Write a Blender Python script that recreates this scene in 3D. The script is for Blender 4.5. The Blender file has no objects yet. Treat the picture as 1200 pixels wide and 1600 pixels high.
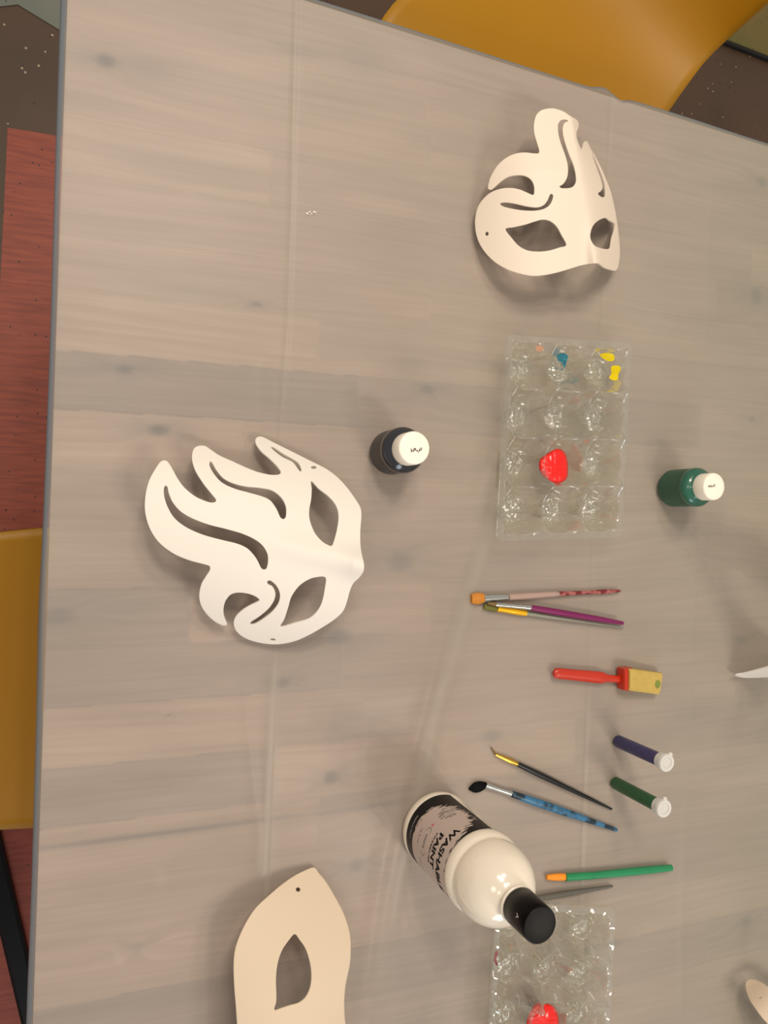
import bpy, bmesh, math, random
import numpy as np
from mathutils import Vector, Matrix
from mathutils.geometry import delaunay_2d_cdt
random.seed(7); rng = np.random.default_rng(11)
S = bpy.context.scene
C = S.collection
PI = math.pi

# ------------------------------------------------------------------ camera geometry (1200 x 1600 frame)
F = 1170.0
HC = 1.40          # lens height over the floor
TZ = 0.74          # top of the covered table
_n = np.array([-445., -2., F]); _n /= np.linalg.norm(_n)
_x = np.array([3076., 57., F]); _x -= _n * (_x @ _n); _x /= np.linalg.norm(_x)
_z = -_n; _y = np.cross(_z, _x)
RC = np.stack([_x, _y, _z])
def un(px, py, z=TZ):
    d = RC @ np.array([(px - 600) / F, (py - 800) / F, 1.0]); t = (z - HC) / d[2]
    return Vector((d[0] * t, d[1] * t, z))
def ray(px, py):
    return RC @ np.array([(px - 600) / F, (py - 800) / F, 1.0])

# ------------------------------------------------------------------ materials
def lin(c):
    return tuple((v / 12.92 if v <= .04045 else ((v + .055) / 1.055) ** 2.4) for v in [k / 255 for k in c]) + (1.0,)
def newmat(name):
    m = bpy.data.materials.new(name); m.use_nodes = True
    return m, m.node_tree.nodes, m.node_tree.links, m.node_tree.nodes['Principled BSDF']
def mat(name, col, rough=.5, metal=0, coat=0, var=.06, scale=40, bump=0, trans=0, spec=.5):
    m, N, L, b = newmat(name)
    tc = N.new('ShaderNodeTexCoord'); nz = N.new('ShaderNodeTexNoise'); nz.inputs['Scale'].default_value = scale
    nz.inputs['Detail'].default_value = 3
    L.new(tc.outputs['Object'], nz.inputs['Vector'])
    mp = N.new('ShaderNodeMapRange'); mp.inputs[3].default_value = 1 - var; mp.inputs[4].default_value = 1 + var
    L.new(nz.outputs['Fac'], mp.inputs[0])
    hs = N.new('ShaderNodeHueSaturation'); hs.inputs['Color'].default_value = lin(col)
    L.new(mp.outputs[0], hs.inputs['Value']); L.new(hs.outputs[0], b.inputs['Base Color'])
    b.inputs['Roughness'].default_value = rough; b.inputs['Metallic'].default_value = metal
    b.inputs['Coat Weight'].default_value = coat; b.inputs['Coat Roughness'].default_value = .05
    b.inputs['Transmission Weight'].default_value = trans
    b.inputs['Specular IOR Level'].default_value = spec
    if bump:
        bp = N.new('ShaderNodeBump'); bp.inputs['Strength'].default_value = bump; bp.inputs['Distance'].default_value = .001
        L.new(nz.outputs['Fac'], bp.inputs['Height']); L.new(bp.outputs[0], b.inputs['Normal'])
    return m
def math_n(N, L, op, a, b=None, c=None):
    n = N.new('ShaderNodeMath'); n.operation = op
    for i, v in enumerate((a, b, c)):
        if v is None: continue
        if isinstance(v, (int, float)): n.inputs[i].default_value = v
        else: L.new(v, n.inputs[i])
    return n.outputs[0]
def mixc(N, L, fac, a, b, mode='MIX'):
    n = N.new('ShaderNodeMix'); n.data_type = 'RGBA'; n.blend_type = mode
    for sock, v in ((n.inputs[0], fac), (n.inputs[6], a), (n.inputs[7], b)):
        if isinstance(v, (int, float)): sock.default_value = v
        elif isinstance(v, tuple): sock.default_value = v
        else: L.new(v, sock)
    return n.outputs[2]

def clear_plastic(name, tint=(249, 250, 245), base=.09, rim=.75, rough=.055, bump=.12):
    m, N, L, b = newmat(name); N.remove(b); out = N['Material Output']
    tr = N.new('ShaderNodeBsdfTransparent'); tr.inputs[0].default_value = lin(tint)
    gl = N.new('ShaderNodeBsdfGlossy'); gl.inputs['Roughness'].default_value = rough; gl.inputs[0].default_value = (1, 1, .97, 1)
    lw = N.new('ShaderNodeLayerWeight'); lw.inputs[0].default_value = .35
    mr = N.new('ShaderNodeMapRange'); mr.inputs[3].default_value = base; mr.inputs[4].default_value = rim
    L.new(lw.outputs['Facing'], mr.inputs[0])
    mx = N.new('ShaderNodeMixShader'); L.new(mr.outputs[0], mx.inputs[0]); L.new(tr.outputs[0], mx.inputs[1]); L.new(gl.outputs[0], mx.inputs[2])
    df = N.new('ShaderNodeBsdfDiffuse'); df.inputs[0].default_value = lin((190, 187, 172))
    m2 = N.new('ShaderNodeMixShader'); m2.inputs[0].default_value = .04
    L.new(mx.outputs[0], m2.inputs[1]); L.new(df.outputs[0], m2.inputs[2])
    nz = N.new('ShaderNodeTexNoise'); nz.inputs['Scale'].default_value = 260; tc = N.new('ShaderNodeTexCoord'); L.new(tc.outputs['Object'], nz.inputs['Vector'])
    bp = N.new('ShaderNodeBump'); bp.inputs['Strength'].default_value = bump; bp.inputs['Distance'].default_value = .0015
    L.new(nz.outputs['Fac'], bp.inputs['Height']); L.new(bp.outputs[0], gl.inputs['Normal'])
    L.new(m2.outputs[0], out.inputs[0])
    return m

def wood_material():
    m, N, L, b = newmat('whitewashed_wood')
    def attr(n):
        a = N.new('ShaderNodeAttribute'); a.attribute_name = n; return a
    tone, knot, gv = attr('tone'), attr('knot'), attr('grain')
    tc = N.new('ShaderNodeTexCoord')
    sx = N.new('ShaderNodeSeparateXYZ'); L.new(tc.outputs['Object'], sx.inputs[0])
    cb = N.new('ShaderNodeCombineXYZ')
    L.new(math_n(N, L, 'MULTIPLY', sx.outputs[0], 5.), cb.inputs[0])
    L.new(math_n(N, L, 'MULTIPLY', gv.outputs['Fac'], 170.), cb.inputs[1])
    L.new(math_n(N, L, 'MULTIPLY', tone.outputs['Fac'], 37.), cb.inputs[2])
    n1 = N.new('ShaderNodeTexNoise'); n1.inputs['Scale'].default_value = 1; n1.inputs['Detail'].default_value = 4; n1.inputs['Roughness'].default_value = .6
    L.new(cb.outputs[0], n1.inputs['Vector'])
    cb2 = N.new('ShaderNodeCombineXYZ')
    L.new(math_n(N, L, 'MULTIPLY', sx.outputs[0], 7.), cb2.inputs[0])
    L.new(math_n(N, L, 'MULTIPLY', gv.outputs['Fac'], 28.), cb2.inputs[1])
    n2 = N.new('ShaderNodeTexNoise'); n2.inputs['Scale'].default_value = 1; n2.inputs['Detail'].default_value = 2
    L.new(cb2.outputs[0], n2.inputs['Vector'])
    ramp = N.new('ShaderNodeValToRGB'); L.new(tone.outputs['Fac'], ramp.inputs[0])
    e = ramp.color_ramp.elements
    e[0].color = lin((134, 124, 121)); e[1].color = lin((190, 167, 150)); e[0].position = 0; e[1].position = 1
    k = ramp.color_ramp.elements.new(.45); k.color = lin((171, 152, 140))
    g = N.new('ShaderNodeMapRange'); g.inputs[1].default_value = .3; g.inputs[2].default_value = .7; g.inputs[3].default_value = .87; g.inputs[4].default_value = 1.07
    L.new(n1.outputs['Fac'], g.inputs[0])
    g2 = N.new('ShaderNodeMapRange'); g2.inputs[1].default_value = .3; g2.inputs[2].default_value = .7; g2.inputs[3].default_value = .88; g2.inputs[4].default_value = 1.08
    L.new(n2.outputs['Fac'], g2.inputs[0])
    mul = math_n(N, L, 'MULTIPLY', g.outputs[0], g2.outputs[0])
    c1 = mixc(N, L, 1.0, ramp.outputs[0], mul, 'MULTIPLY')
    c2 = mixc(N, L, knot.outputs['Fac'], c1, lin((62, 78, 92)))
    L.new(c2, b.inputs['Base Color']); b.inputs['Roughness'].default_value = .6
    return m

def film_material():
    m, N, L, b = newmat('translucent_plastic_film'); out = N['Material Output']
    tc = N.new('ShaderNodeTexCoord'); nz = N.new('ShaderNodeTexNoise'); nz.inputs['Scale'].default_value = 3.2; nz.inputs['Detail'].default_value = 3
    L.new(tc.outputs['Object'], nz.inputs['Vector'])
    col = mixc(N, L, nz.outputs['Fac'], lin((178, 164, 152)), lin((174, 168, 150)))
    sx = N.new('ShaderNodeSeparateXYZ'); L.new(tc.outputs['Object'], sx.inputs[0])
    mr = N.new('ShaderNodeMapRange'); mr.inputs[1].default_value = -.03; mr.inputs[2].default_value = .9; L.new(sx.outputs[0], mr.inputs[0])
    col = mixc(N, L, mr.outputs[0], col, lin((148, 156, 130)))  # greener film to the right, darkened to paint in the light falloff
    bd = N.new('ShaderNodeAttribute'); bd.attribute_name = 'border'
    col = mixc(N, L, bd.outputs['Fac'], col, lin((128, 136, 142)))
    L.new(col, b.inputs['Base Color']); b.inputs['Roughness'].default_value = .36
    b.inputs['Specular IOR Level'].default_value = .35
    fn = N.new('ShaderNodeTexNoise'); fn.inputs['Scale'].default_value = 900; L.new(tc.outputs['Object'], fn.inputs['Vector'])
    bp = N.new('ShaderNodeBump'); bp.inputs['Strength'].default_value = .12; bp.inputs['Distance'].default_value = .0003
    L.new(fn.outputs['Fac'], bp.inputs['Height']); L.new(bp.outputs[0], b.inputs['Normal'])
    tr = N.new('ShaderNodeBsdfTransparent')
    mx = N.new('ShaderNodeMixShader'); at = N.new('ShaderNodeAttribute'); at.attribute_name = 'opacity'
    L.new(at.outputs['Fac'], mx.inputs[0]); L.new(tr.outputs[0], mx.inputs[1]); L.new(b.outputs[0], mx.inputs[2])
    L.new(mx.outputs[0], out.inputs[0])
    return m

def floor_material(name, base, dark, streak, speck=True):
    m, N, L, b = newmat(name)
    tc = N.new('ShaderNodeTexCoord')
    mp = N.new('ShaderNodeMapping'); mp.inputs['Scale'].default_value = streak; L.new(tc.outputs['Object'], mp.inputs[0])
    nz = N.new('ShaderNodeTexNoise'); nz.inputs['Scale'].default_value = 1; nz.inputs['Detail'].default_value = 5; L.new(mp.outputs[0], nz.inputs['Vector'])
    r = N.new('ShaderNodeMapRange'); r.inputs[1].default_value = .35; r.inputs[2].default_value = .65; L.new(nz.outputs['Fac'], r.inputs[0])
    col = mixc(N, L, r.outputs[0], lin(dark), lin(base))
    vd = N.new('ShaderNodeTexVoronoi'); vd.inputs['Scale'].default_value = 70; L.new(tc.outputs['Object'], vd.inputs['Vector'])
    fd = math_n(N, L, 'LESS_THAN', vd.outputs['Distance'], .13)
    wn = N.new('ShaderNodeSeparateColor'); L.new(vd.outputs['Color'], wn.inputs[0])
    fd = math_n(N, L, 'MULTIPLY', fd, math_n(N, L, 'GREATER_THAN', wn.outputs[0], .55))
    col = mixc(N, L, fd, col, lin(tuple(int(v * .62) for v in dark)))
    if speck:
        vw = N.new('ShaderNodeTexVoronoi'); vw.inputs['Scale'].default_value = 55; L.new(tc.outputs['Object'], vw.inputs['Vector'])
        fw = math_n(N, L, 'LESS_THAN', vw.outputs['Distance'], .11)
        w2 = N.new('ShaderNodeSeparateColor'); L.new(vw.outputs['Color'], w2.inputs[0])
        fw = math_n(N, L, 'MULTIPLY', fw, math_n(N, L, 'GREATER_THAN', w2.outputs[1], .5))
        col = mixc(N, L, fw, col, lin((165, 150, 120)))
    L.new(col, b.inputs['Base Color']); b.inputs['Roughness'].default_value = .55
    return m

def brushed_handle(name, c1, c2, scale=90, thr=.5):
    m, N, L, b = newmat(name)
    tc = N.new('ShaderNodeTexCoord'); nz = N.new('ShaderNodeTexNoise'); nz.inputs['Scale'].default_value = scale; nz.inputs['Detail'].default_value = 4
    L.new(tc.outputs['Object'], nz.inputs['Vector'])
    r = N.new('ShaderNodeMapRange'); r.inputs[1].default_value = thr - .05; r.inputs[2].default_value = thr + .05; L.new(nz.outputs['Fac'], r.inputs[0])
    L.new(mixc(N, L, r.outputs[0], lin(c1), lin(c2)), b.inputs['Base Color']); b.inputs['Roughness'].default_value = .3
    return m

def splash_material():
    """printed label: black ground with a brushed pale paint splash"""
    m, N, L, b = newmat('label_print')
    N_uv = N.new('ShaderNodeUVMap'); N_uv.uv_map = 'label'
    sx = N.new('ShaderNodeSeparateXYZ'); L.new(N_uv.outputs[0], sx.inputs[0])   # u: millimetres around, v: millimetres up
    u, v = sx.outputs[0], sx.outputs[1]
    rot = N.new('ShaderNodeMapping'); rot.inputs['Rotation'].default_value = (0, 0, math.radians(38)); rot.inputs['Scale'].default_value = (.11, .5, 1)
    L.new(N_uv.outputs[0], rot.inputs[0])
    nz = N.new('ShaderNodeTexNoise'); nz.inputs['Scale'].default_value = 1; nz.inputs['Detail'].default_value = 4; L.new(rot.outputs[0], nz.inputs['Vector'])
    nb = math_n(N, L, 'MULTIPLY', math_n(N, L, 'SUBTRACT', nz.outputs['Fac'], .5), 1.5)
    # ellipse distance of the splash
    du = math_n(N, L, 'DIVIDE', math_n(N, L, 'SUBTRACT', u, 62.), 55.)
    dv = math_n(N, L, 'DIVIDE', math_n(N, L, 'SUBTRACT', v, 48.), 35.)
    d = math_n(N, L, 'ADD', math_n(N, L, 'POWER', math_n(N, L, 'ABSOLUTE', du), 2.4), math_n(N, L, 'POWER', math_n(N, L, 'ABSOLUTE', dv), 2.4))
    d = math_n(N, L, 'ADD', d, nb)
    inside = math_n(N, L, 'LESS_THAN', d, 1.)
    low = math_n(N, L, 'GREATER_THAN', v, 14.)
    inside = math_n(N, L, 'MULTIPLY', inside, low)
    # grey dry-brush patch
    g1 = math_n(N, L, 'MULTIPLY', math_n(N, L, 'LESS_THAN', math_n(N, L, 'ADD', math_n(N, L, 'POWER', math_n(N, L, 'DIVIDE', math_n(N, L, 'SUBTRACT', u, 21.), 9.), 2.), math_n(N, L, 'POWER', math_n(N, L, 'DIVIDE', math_n(N, L, 'SUBTRACT', v, 37.), 9.), 2.)), 1.), math_n(N, L, 'GREATER_THAN', nz.outputs['Fac'], .52))
    pale = mixc(N, L, g1, lin((190, 172, 160)), lin((110, 102, 98)))
    L.new(mixc(N, L, inside, lin((12, 11, 13)), pale), b.inputs['Base Color']); b.inputs['Roughness'].default_value = .35; b.inputs['Specular IOR Level'].default_value = .2
    return m

M = {}
M['wood'] = wood_material(); M['film'] = film_material()
M['floor_brown'] = floor_material('speckled_brown_floor', (84, 60, 38), (70, 50, 32), (3, 3, 3))
M['floor_red'] = floor_material('red_floor', (156, 72, 46), (132, 56, 38), (14, 160, 3), speck=False)
M['floor_blue'] = floor_material('blue_grey_floor', (120, 122, 108), (104, 108, 98), (4, 4, 4), speck=False)
M['floor_green'] = floor_material('olive_floor', (122, 96, 40), (92, 92, 36), (5, 5, 5), speck=False)
M['black_gap'] = mat('black_rubber_edge', (20, 17, 15), .8)
M['yellow'] = mat('yellow_plastic', (172, 121, 0), .5, var=.04, scale=6)
M['black_metal'] = mat('black_painted_metal', (7, 6, 6), .4, spec=.2)
M['table_leg'] = mat('pale_wood_leg', (170, 150, 125), .6)
M['mask_lit_beige'] = mat('white_plastic_lit_beige', (214, 194, 168), .55, var=.015, scale=400, bump=.12)  # white mask plastic with the beige of warm light painted into its colour
M['mask_lit_warm'] = mat('white_plastic_lit_warm', (226, 210, 190), .55, var=.015, scale=400, bump=.12)  # same white plastic, a fainter warm light put into the base colour
M['mask'] = mat('white_pressed_plastic', (230, 221, 209), .55, var=.015, scale=400, bump=.12)
M['white_bottle'] = mat('white_gloss_plastic', (236, 224, 204), .16, coat=.5, var=.01)
M['black_cap'] = mat('black_gloss_plastic', (4, 3, 4), .3, var=.02, spec=.15)
M['cap_top'] = mat('black_satin_plastic', (24, 22, 20), .55, var=.02, spec=.2)
M['label'] = splash_material()
M['ink'] = mat('black_ink', (8, 7, 8), .6, spec=.15)
M['ink_grey'] = mat('grey_ink', (92, 88, 90), .5)
M['ink_pink'] = mat('pink_ink', (214, 80, 120), .5)
M['ink_pale'] = mat('pale_ink', (170, 165, 160), .5)
M['dark_paint'] = mat('black_blue_paint_bottle', (30, 32, 38), .18, coat=.5, var=.1)
M['dark_paint_body'] = mat('black_blue_bottle_side', (44, 42, 46), .4, var=.12)
M['green_paint'] = mat('green_paint_bottle', (30, 92, 70), .25, coat=.4, var=.12)
M['green_body'] = mat('green_bottle_side', (38, 84, 64), .4, var=.12)
M['white_cap'] = mat('white_cap_plastic', (246, 236, 218), .45, var=.02)
M['clear'] = clear_plastic('clear_tray_plastic')
M['clear_floor'] = clear_plastic('ribbed_clear_plastic', (246, 248, 238), .19, .9, .055, .0)
M['red_paint'] = mat('wet_red_paint', (228, 14, 0), .3, coat=.2, var=.05, scale=200, bump=.6)
M['yellow_paint'] = mat('wet_yellow_paint', (246, 218, 0), .3, var=.05)
M['blue_paint'] = mat('thin_blue_paint', (40, 130, 150), .35, var=.2, scale=300)
M['peach_paint'] = mat('thin_peach_paint', (214, 160, 124), .4, var=.1)
M['dark_red_paint'] = mat('dark_red_paint', (120, 20, 36), .3)
M['silver'] = mat('silver_ferrule', (205, 205, 198), .22, metal=1)
M['gold'] = mat('gold_ferrule', (222, 178, 78), .25, metal=1)
M['yellow_ferrule'] = mat('yellow_ferrule', (236, 178, 20), .3, metal=.4)
M['orange_bristle'] = mat('orange_brown_bristle', (196, 124, 36), .7, var=.3, scale=500, bump=.5)
M['olive_bristle'] = mat('olive_bristle', (104, 100, 32), .7, var=.3, scale=500, bump=.5)
M['bright_orange'] = mat('orange_bristle', (240, 144, 20), .6, var=.15, scale=500, bump=.4)
M['black_bristle'] = mat('black_bristle', (5, 5, 6), .6, var=.3, scale=500, bump=.4, spec=.1)
M['tan_bristle'] = mat('tan_bristle', (120, 92, 50), .7, var=.3, scale=500, bump=.4)
M['purple'] = mat('purple_lacquer', (118, 24, 82), .3)
M['grey_handle'] = mat('grey_lacquer', (138, 136, 122), .35)
M['dark_grey_handle'] = mat('dark_grey_lacquer', (98, 94, 86), .3)
M['black_handle'] = mat('black_lacquer', (20, 20, 20), .25, var=.3, scale=300)
M['green_handle'] = mat('green_plastic', (34, 134, 84), .3, var=.08)
M['blue_handle'] = brushed_handle('blue_handle_with_black_paint', (58, 112, 146), (24, 42, 56), 55, .56)
M['clear_handle'] = mat('clear_pinkish_acrylic', (226, 196, 182), .12, coat=.3, trans=.55)
M['maroon_handle'] = brushed_handle('maroon_stained_acrylic', (112, 34, 40), (168, 96, 90), 160, .52)
M['red_plastic'] = mat('orange_red_plastic', (188, 44, 16), .35, coat=.2)
M['foam'] = mat('paint_stained_yellow_foam', (190, 162, 84), .9, var=.12, scale=160, bump=.8)
M['foam_stain'] = mat('green_foam_stain', (120, 132, 56), .9, var=.2, scale=200)
M['navy'] = mat('navy_glitter', (52, 50, 96), .3, var=.35, scale=900, bump=.6)
M['dgreen'] = mat('dark_green_glitter', (26, 84, 46), .3, var=.4, scale=900, bump=.6)
M['frost'] = mat('frosted_cap_plastic', (232, 228, 220), .3, trans=.25, var=.02)
M['white_paint'] = mat('white_paint_fleck', (245, 240, 232), .6)

# ------------------------------------------------------------------ object helpers
def tag(o, label=None, cat=None, group=None, kind=None):
    if label: o['label'] = label
    if cat: o['category'] = cat
    if group: o['group'] = group
    if kind: o['kind'] = kind
    return o
def thing(name, loc, label, cat, group=None, rz=0):
    o = bpy.data.objects.new(name, None); C.objects.link(o); o.location = loc; o.rotation_euler = (0, 0, rz)
    o.empty_display_size = .02
    return tag(o, label, cat, group)
def mesh_obj(name, verts, faces, m, parent=None, smooth=True, local=False, mats=None, fmat=None, angle=None):
    """verts in world coordinates unless local; a parent empty's location is taken off"""
    off = Vector((0, 0, 0))
    if parent is not None and not local:
        p = parent
        while p is not None: off += Vector(p.location); p = p.parent
    me = bpy.data.meshes.new(name)
    me.from_pydata([tuple(Vector(v) - off) for v in verts], [], [tuple(f) for f in faces]); me.update()
    for mm in (mats or [m]): me.materials.append(mm)
    if fmat is not None:
        for i, p in enumerate(me.polygons): p.material_index = fmat[i]
    o = bpy.data.objects.new(name, me); C.objects.link(o)
    if smooth:
        for p in me.polygons: p.use_smooth = True
        if angle is not None:
            me.set_sharp_from_angle(angle=math.radians(angle))
    if parent is not None: o.parent = parent
    return o
def from_origin(name, verts, faces, m, **k):
    """top-level mesh with its origin moved to the middle of its footprint"""
    vs = [Vector(v) for v in verts]
    c = sum(vs, Vector()) / len(vs); c.z = min(v.z for v in vs)
    o = mesh_obj(name, [v - c for v in vs], faces, m, **k); o.location = c
    return o
def lathe(profile, center, axis=None, seg=40, flat=1.0, capped=True, xdir=None):
    """profile: (distance along axis, radius) ; axis default up"""
    ax = Vector(axis).normalized() if axis is not None else Vector((0, 0, 1))
    if abs(ax.z) > .9: a = Vector((1, 0, 0)); b = ax.cross(a).normalized(); a = b.cross(ax)
    else:
        a = Vector((0, 0, 1)).cross(ax).normalized(); b = ax.cross(a)
    V, Fc = [], []
    c = Vector(center)
    for (t, r) in profile:
        for k in range(seg):
            w = 2 * PI * k / seg
            V.append(c + ax * t + a * (r * math.cos(w)) + b * (r * flat * math.sin(w)))
    for i in range(len(profile) - 1):
        for k in range(seg):
            k2 = (k + 1) % seg
            Fc.append((i * seg + k, i * seg + k2, (i + 1) * seg + k2, (i + 1) * seg + k))
    if capped:
        Fc.append(tuple(reversed(range(seg)))); Fc.append(tuple(range((len(profile) - 1) * seg, len(profile) * seg)))
    return V, Fc
def tube(pts, r, seg=10):
    V, Fc = [], []
    pts = [Vector(p) for p in pts]
    for i, p in enumerate(pts):
        t = (pts[min(i + 1, len(pts) - 1)] - pts[max(i - 1, 0)]).normalized()
        a = t.cross(Vector((0, 0, 1)))
        if a.length < .05: a = t.cross(Vector((0, 1, 0)))
        a.normalize(); b = t.cross(a)
        rr = r[i] if isinstance(r, (list, tuple)) else r
        for k in range(seg):
            w = 2 * PI * k / seg; V.append(p + a * (rr * math.cos(w)) + b * (rr * math.sin(w)))
    for i in range(len(pts) - 1):
        for k in range(seg):
            k2 = (k + 1) % seg; Fc.append((i * seg + k, i * seg + k2, (i + 1) * seg + k2, (i + 1) * seg + k))
    Fc.append(tuple(reversed(range(seg)))); Fc.append(tuple(range((len(pts) - 1) * seg, len(pts) * seg)))
    return V, Fc
def bevelled_prism(poly, z0, z1, r=.001):
    """closed prism over a ccw xy polygon with small top and bottom chamfers"""
    P = [Vector((p[0], p[1])) for p in poly]; n = len(P)
    c = sum(P, Vector((0, 0))) / n
    def ins(d): return [p + (c - p).normalized() * d for p in P]
    rings = [(ins(r), z0), (P, z0 + r), (P, z1 - r), (ins(r), z1)]
    V, Fc = [], []
    for ring, z in rings: V += [(p.x, p.y, z) for p in ring]
    for i in range(3):
        for k in range(n):
            k2 = (k + 1) % n; Fc.append((i * n + k, i * n + k2, (i + 1) * n + k2, (i + 1) * n + k))
    Fc.append(tuple(reversed(range(n)))); Fc.append(tuple(range(3 * n, 4 * n)))
    return V, Fc
def catmull(pts, step, closed=True):
    out = []; n = len(pts)
    for i in range(n if closed else n - 1):
        p0, p1, p2, p3 = [np.array(pts[j % n] if closed else pts[min(max(j, 0), n - 1)], float) for j in (i - 1, i, i + 1, i + 2)]
        L_ = np.linalg.norm(p2 - p1); k = max(1, int(L_ / step))
        # tight corners keep their angle: tangents are shortened to the segment
        m1 = (p2 - p0) * .5; m2 = (p3 - p1) * .5
        for m_ in (m1, m2):
            l = np.linalg.norm(m_)
            if l > L_: m_ *= L_ / l
        for s in range(k):
            t = s / k; t2, t3 = t * t, t * t * t
            out.append(tuple((2 * t3 - 3 * t2 + 1) * p1 + (t3 - 2 * t2 + t) * m1 + (-2 * t3 + 3 * t2) * p2 + (t3 - t2) * m2))
    if not closed: out.append(tuple(pts[-1]))
    return out
def pip(X, Y, P):
    X, Y = np.asarray(X, float), np.asarray(Y, float); c = np.zeros(X.shape, bool); n = len(P)
    for i in range(n):
        (xi, yi), (xj, yj) = P[i], P[i - 1]
        if yi == yj: continue
        c ^= ((yi > Y) != (yj > Y)) & (X < (xj - xi) * (Y - yi) / (yj - yi) + xi)
    return c

# ------------------------------------------------------------------ camera
cam = bpy.data.cameras.new('camera'); co = bpy.data.objects.new('camera', cam); C.objects.link(co)
cam.sensor_fit = 'VERTICAL'; cam.sensor_height = 36; cam.lens = F * 36 / 1600; cam.clip_start = .02
mw = Matrix.Identity(4)
for i in range(3):
    mw[i][0] = RC[i][0]; mw[i][1] = -RC[i][1]; mw[i][2] = -RC[i][2]
mw[2][3] = HC
co.matrix_world = mw; S.camera = co

# ------------------------------------------------------------------ floor
def fl(px, py): v = un(px, py, 0); return (v.x, v.y)
def build_floor():
    V, Fc, fm = [], [], []
    def poly(pts, z, mi):
        a = len(V); V.extend([(x, y, z) for x, y in pts]); Fc.append(tuple(range(a, a + len(pts)))); fm.append(mi)
    poly([(-3, -3), (4, -3), (4, 4), (-3, 4)], 0, 0)
    a, b = Vector(fl(12, 200)), Vector(fl(93, 213)); dr = (b - a).normalized(); far = a + dr * 1.6
    c = Vector(fl(0, 450)); dn = (c - a).normalized(); low = a + dn * 1.05
    poly([tuple(a + dn * 2.9), tuple(far + dn * 2.9), tuple(far), tuple(a)], .0012, 1)
    low = Vector(fl(0, 1300))
    poly([(-1.3, -3), (-.05, -3), (-.05, -.55), (-1.3, -.45)], .001, 1)
    p, q, r = Vector(fl(-60, 18)), Vector(fl(28, 8)), Vector(fl(105, 55))
    e = q + (r - q).normalized() * .32
    poly([tuple(p), tuple(q), tuple(e), (e.x + .0, e.y + 1.5), (p.x - .5, p.y + 2)], .0016, 2)
    o = mesh_obj('floor', V, Fc, None, smooth=False, mats=[M['floor_brown'], M['floor_red'], M['floor_blue']], fmat=fm)
    tag(o, 'speckled brown floor with red and blue-grey areas', 'floor', kind='structure')
    # raised olive flooring beyond the far chair, with its dark edge strip
    s0, s1 = Vector(fl(1130, 66)), Vector(fl(1200, 93)); d = (s1 - s0).normalized(); nrm = Vector((-d.y, d.x))
    A, B = s0 - d * .25, s1 + d * 1.2
    Vp = [A, B, B + nrm * 1.0, A + nrm * 1.0]
    V2, F2 = bevelled_prism([(v.x, v.y) for v in Vp], .0, .012, .002)
    o = mesh_obj('floor', V2, F2, M['floor_green'], smooth=False); o.name = 'floor_olive'
    tag(o, 'olive green floor area beyond the far yellow chair', 'floor', kind='structure')
    V3, F3 = bevelled_prism([tuple(A - nrm * .008), tuple(B - nrm * .008), tuple(B), tuple(A)], 0, .010, .002)
    o = mesh_obj('trim_1', V3, F3, M['black_gap'], smooth=False); tag(o, 'dark edge strip of the olive floor area', 'trim', kind='structure')
build_floor()

# ------------------------------------------------------------------ table
TLc, TRc, BRc, BLc = (-.0305, .4755), (.98, .4285), (.98, -.95), (-.050, -.95)
def tab(u, v):   # u 0..1 left-right, v 0..1 bottom-top
    x = (1 - u) * ((1 - v) * BLc[0] + v * TLc[0]) + u * ((1 - v) * BRc[0] + v * TRc[0])
    y = (1 - u) * ((1 - v) * BLc[1] + v * TLc[1]) + u * ((1 - v) * BRc[1] + v * TRc[1])
    return x, y
knots = [(165, 95, 13, 10, .9), (195, 577, 11, 7, .8), (248, 672, 14, 8, .9), (668, 608, 12, 8, .75), (400, 475, 8, 5, .7), (625, 878, 22, 16, .65),
         (92, 962, 20, 12, .55), (440, 1067, 10, 8, .8), (517, 1215, 11, 10, .85), (1182, 462, 14, 17, .75), (1190, 285, 12, 10, .7),
         (768, 1150, 20, 12, .55), (557, 1352, 12, 10, .6), (1175, 655, 8, 6, .6), (530, 995, 20, 13, .7), (265, 1117, 3, 3, .5), (1165, 1440, 12, 10, .6),
         (960, 1475, 14, 10, .4), (215, 1480, 10, 8, .3), (1160, 1000, 14, 9, .4)]
smears = [(470, 80, 60, 9, .28), (230, 110, 60, 26, .30), (570, 90, 50, 28, .30), (620, 350, 60, 12, .20), (640, 570, 34, 22, .28), (560, 545, 40, 8, .2),
          (300, 455, 90, 8, .28), (700, 230, 80, 14, .14), (1080, 240, 60, 22, .2), (600, 880, 50, 22, .18), (545, 1010, 22, 30, .2), (560, 1120, 60, 9, .18),
          (330, 430, 120, 14, .16), (1150, 290, 70, 12, .2), (160, 950, 90, 28, .26), (250, 1302, 190, 4, .8), (560, 1262, 90, 5, .5), (1000, 1215, 150, 3, .45), (1050, 1210, 170, 3, .3)]
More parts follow.
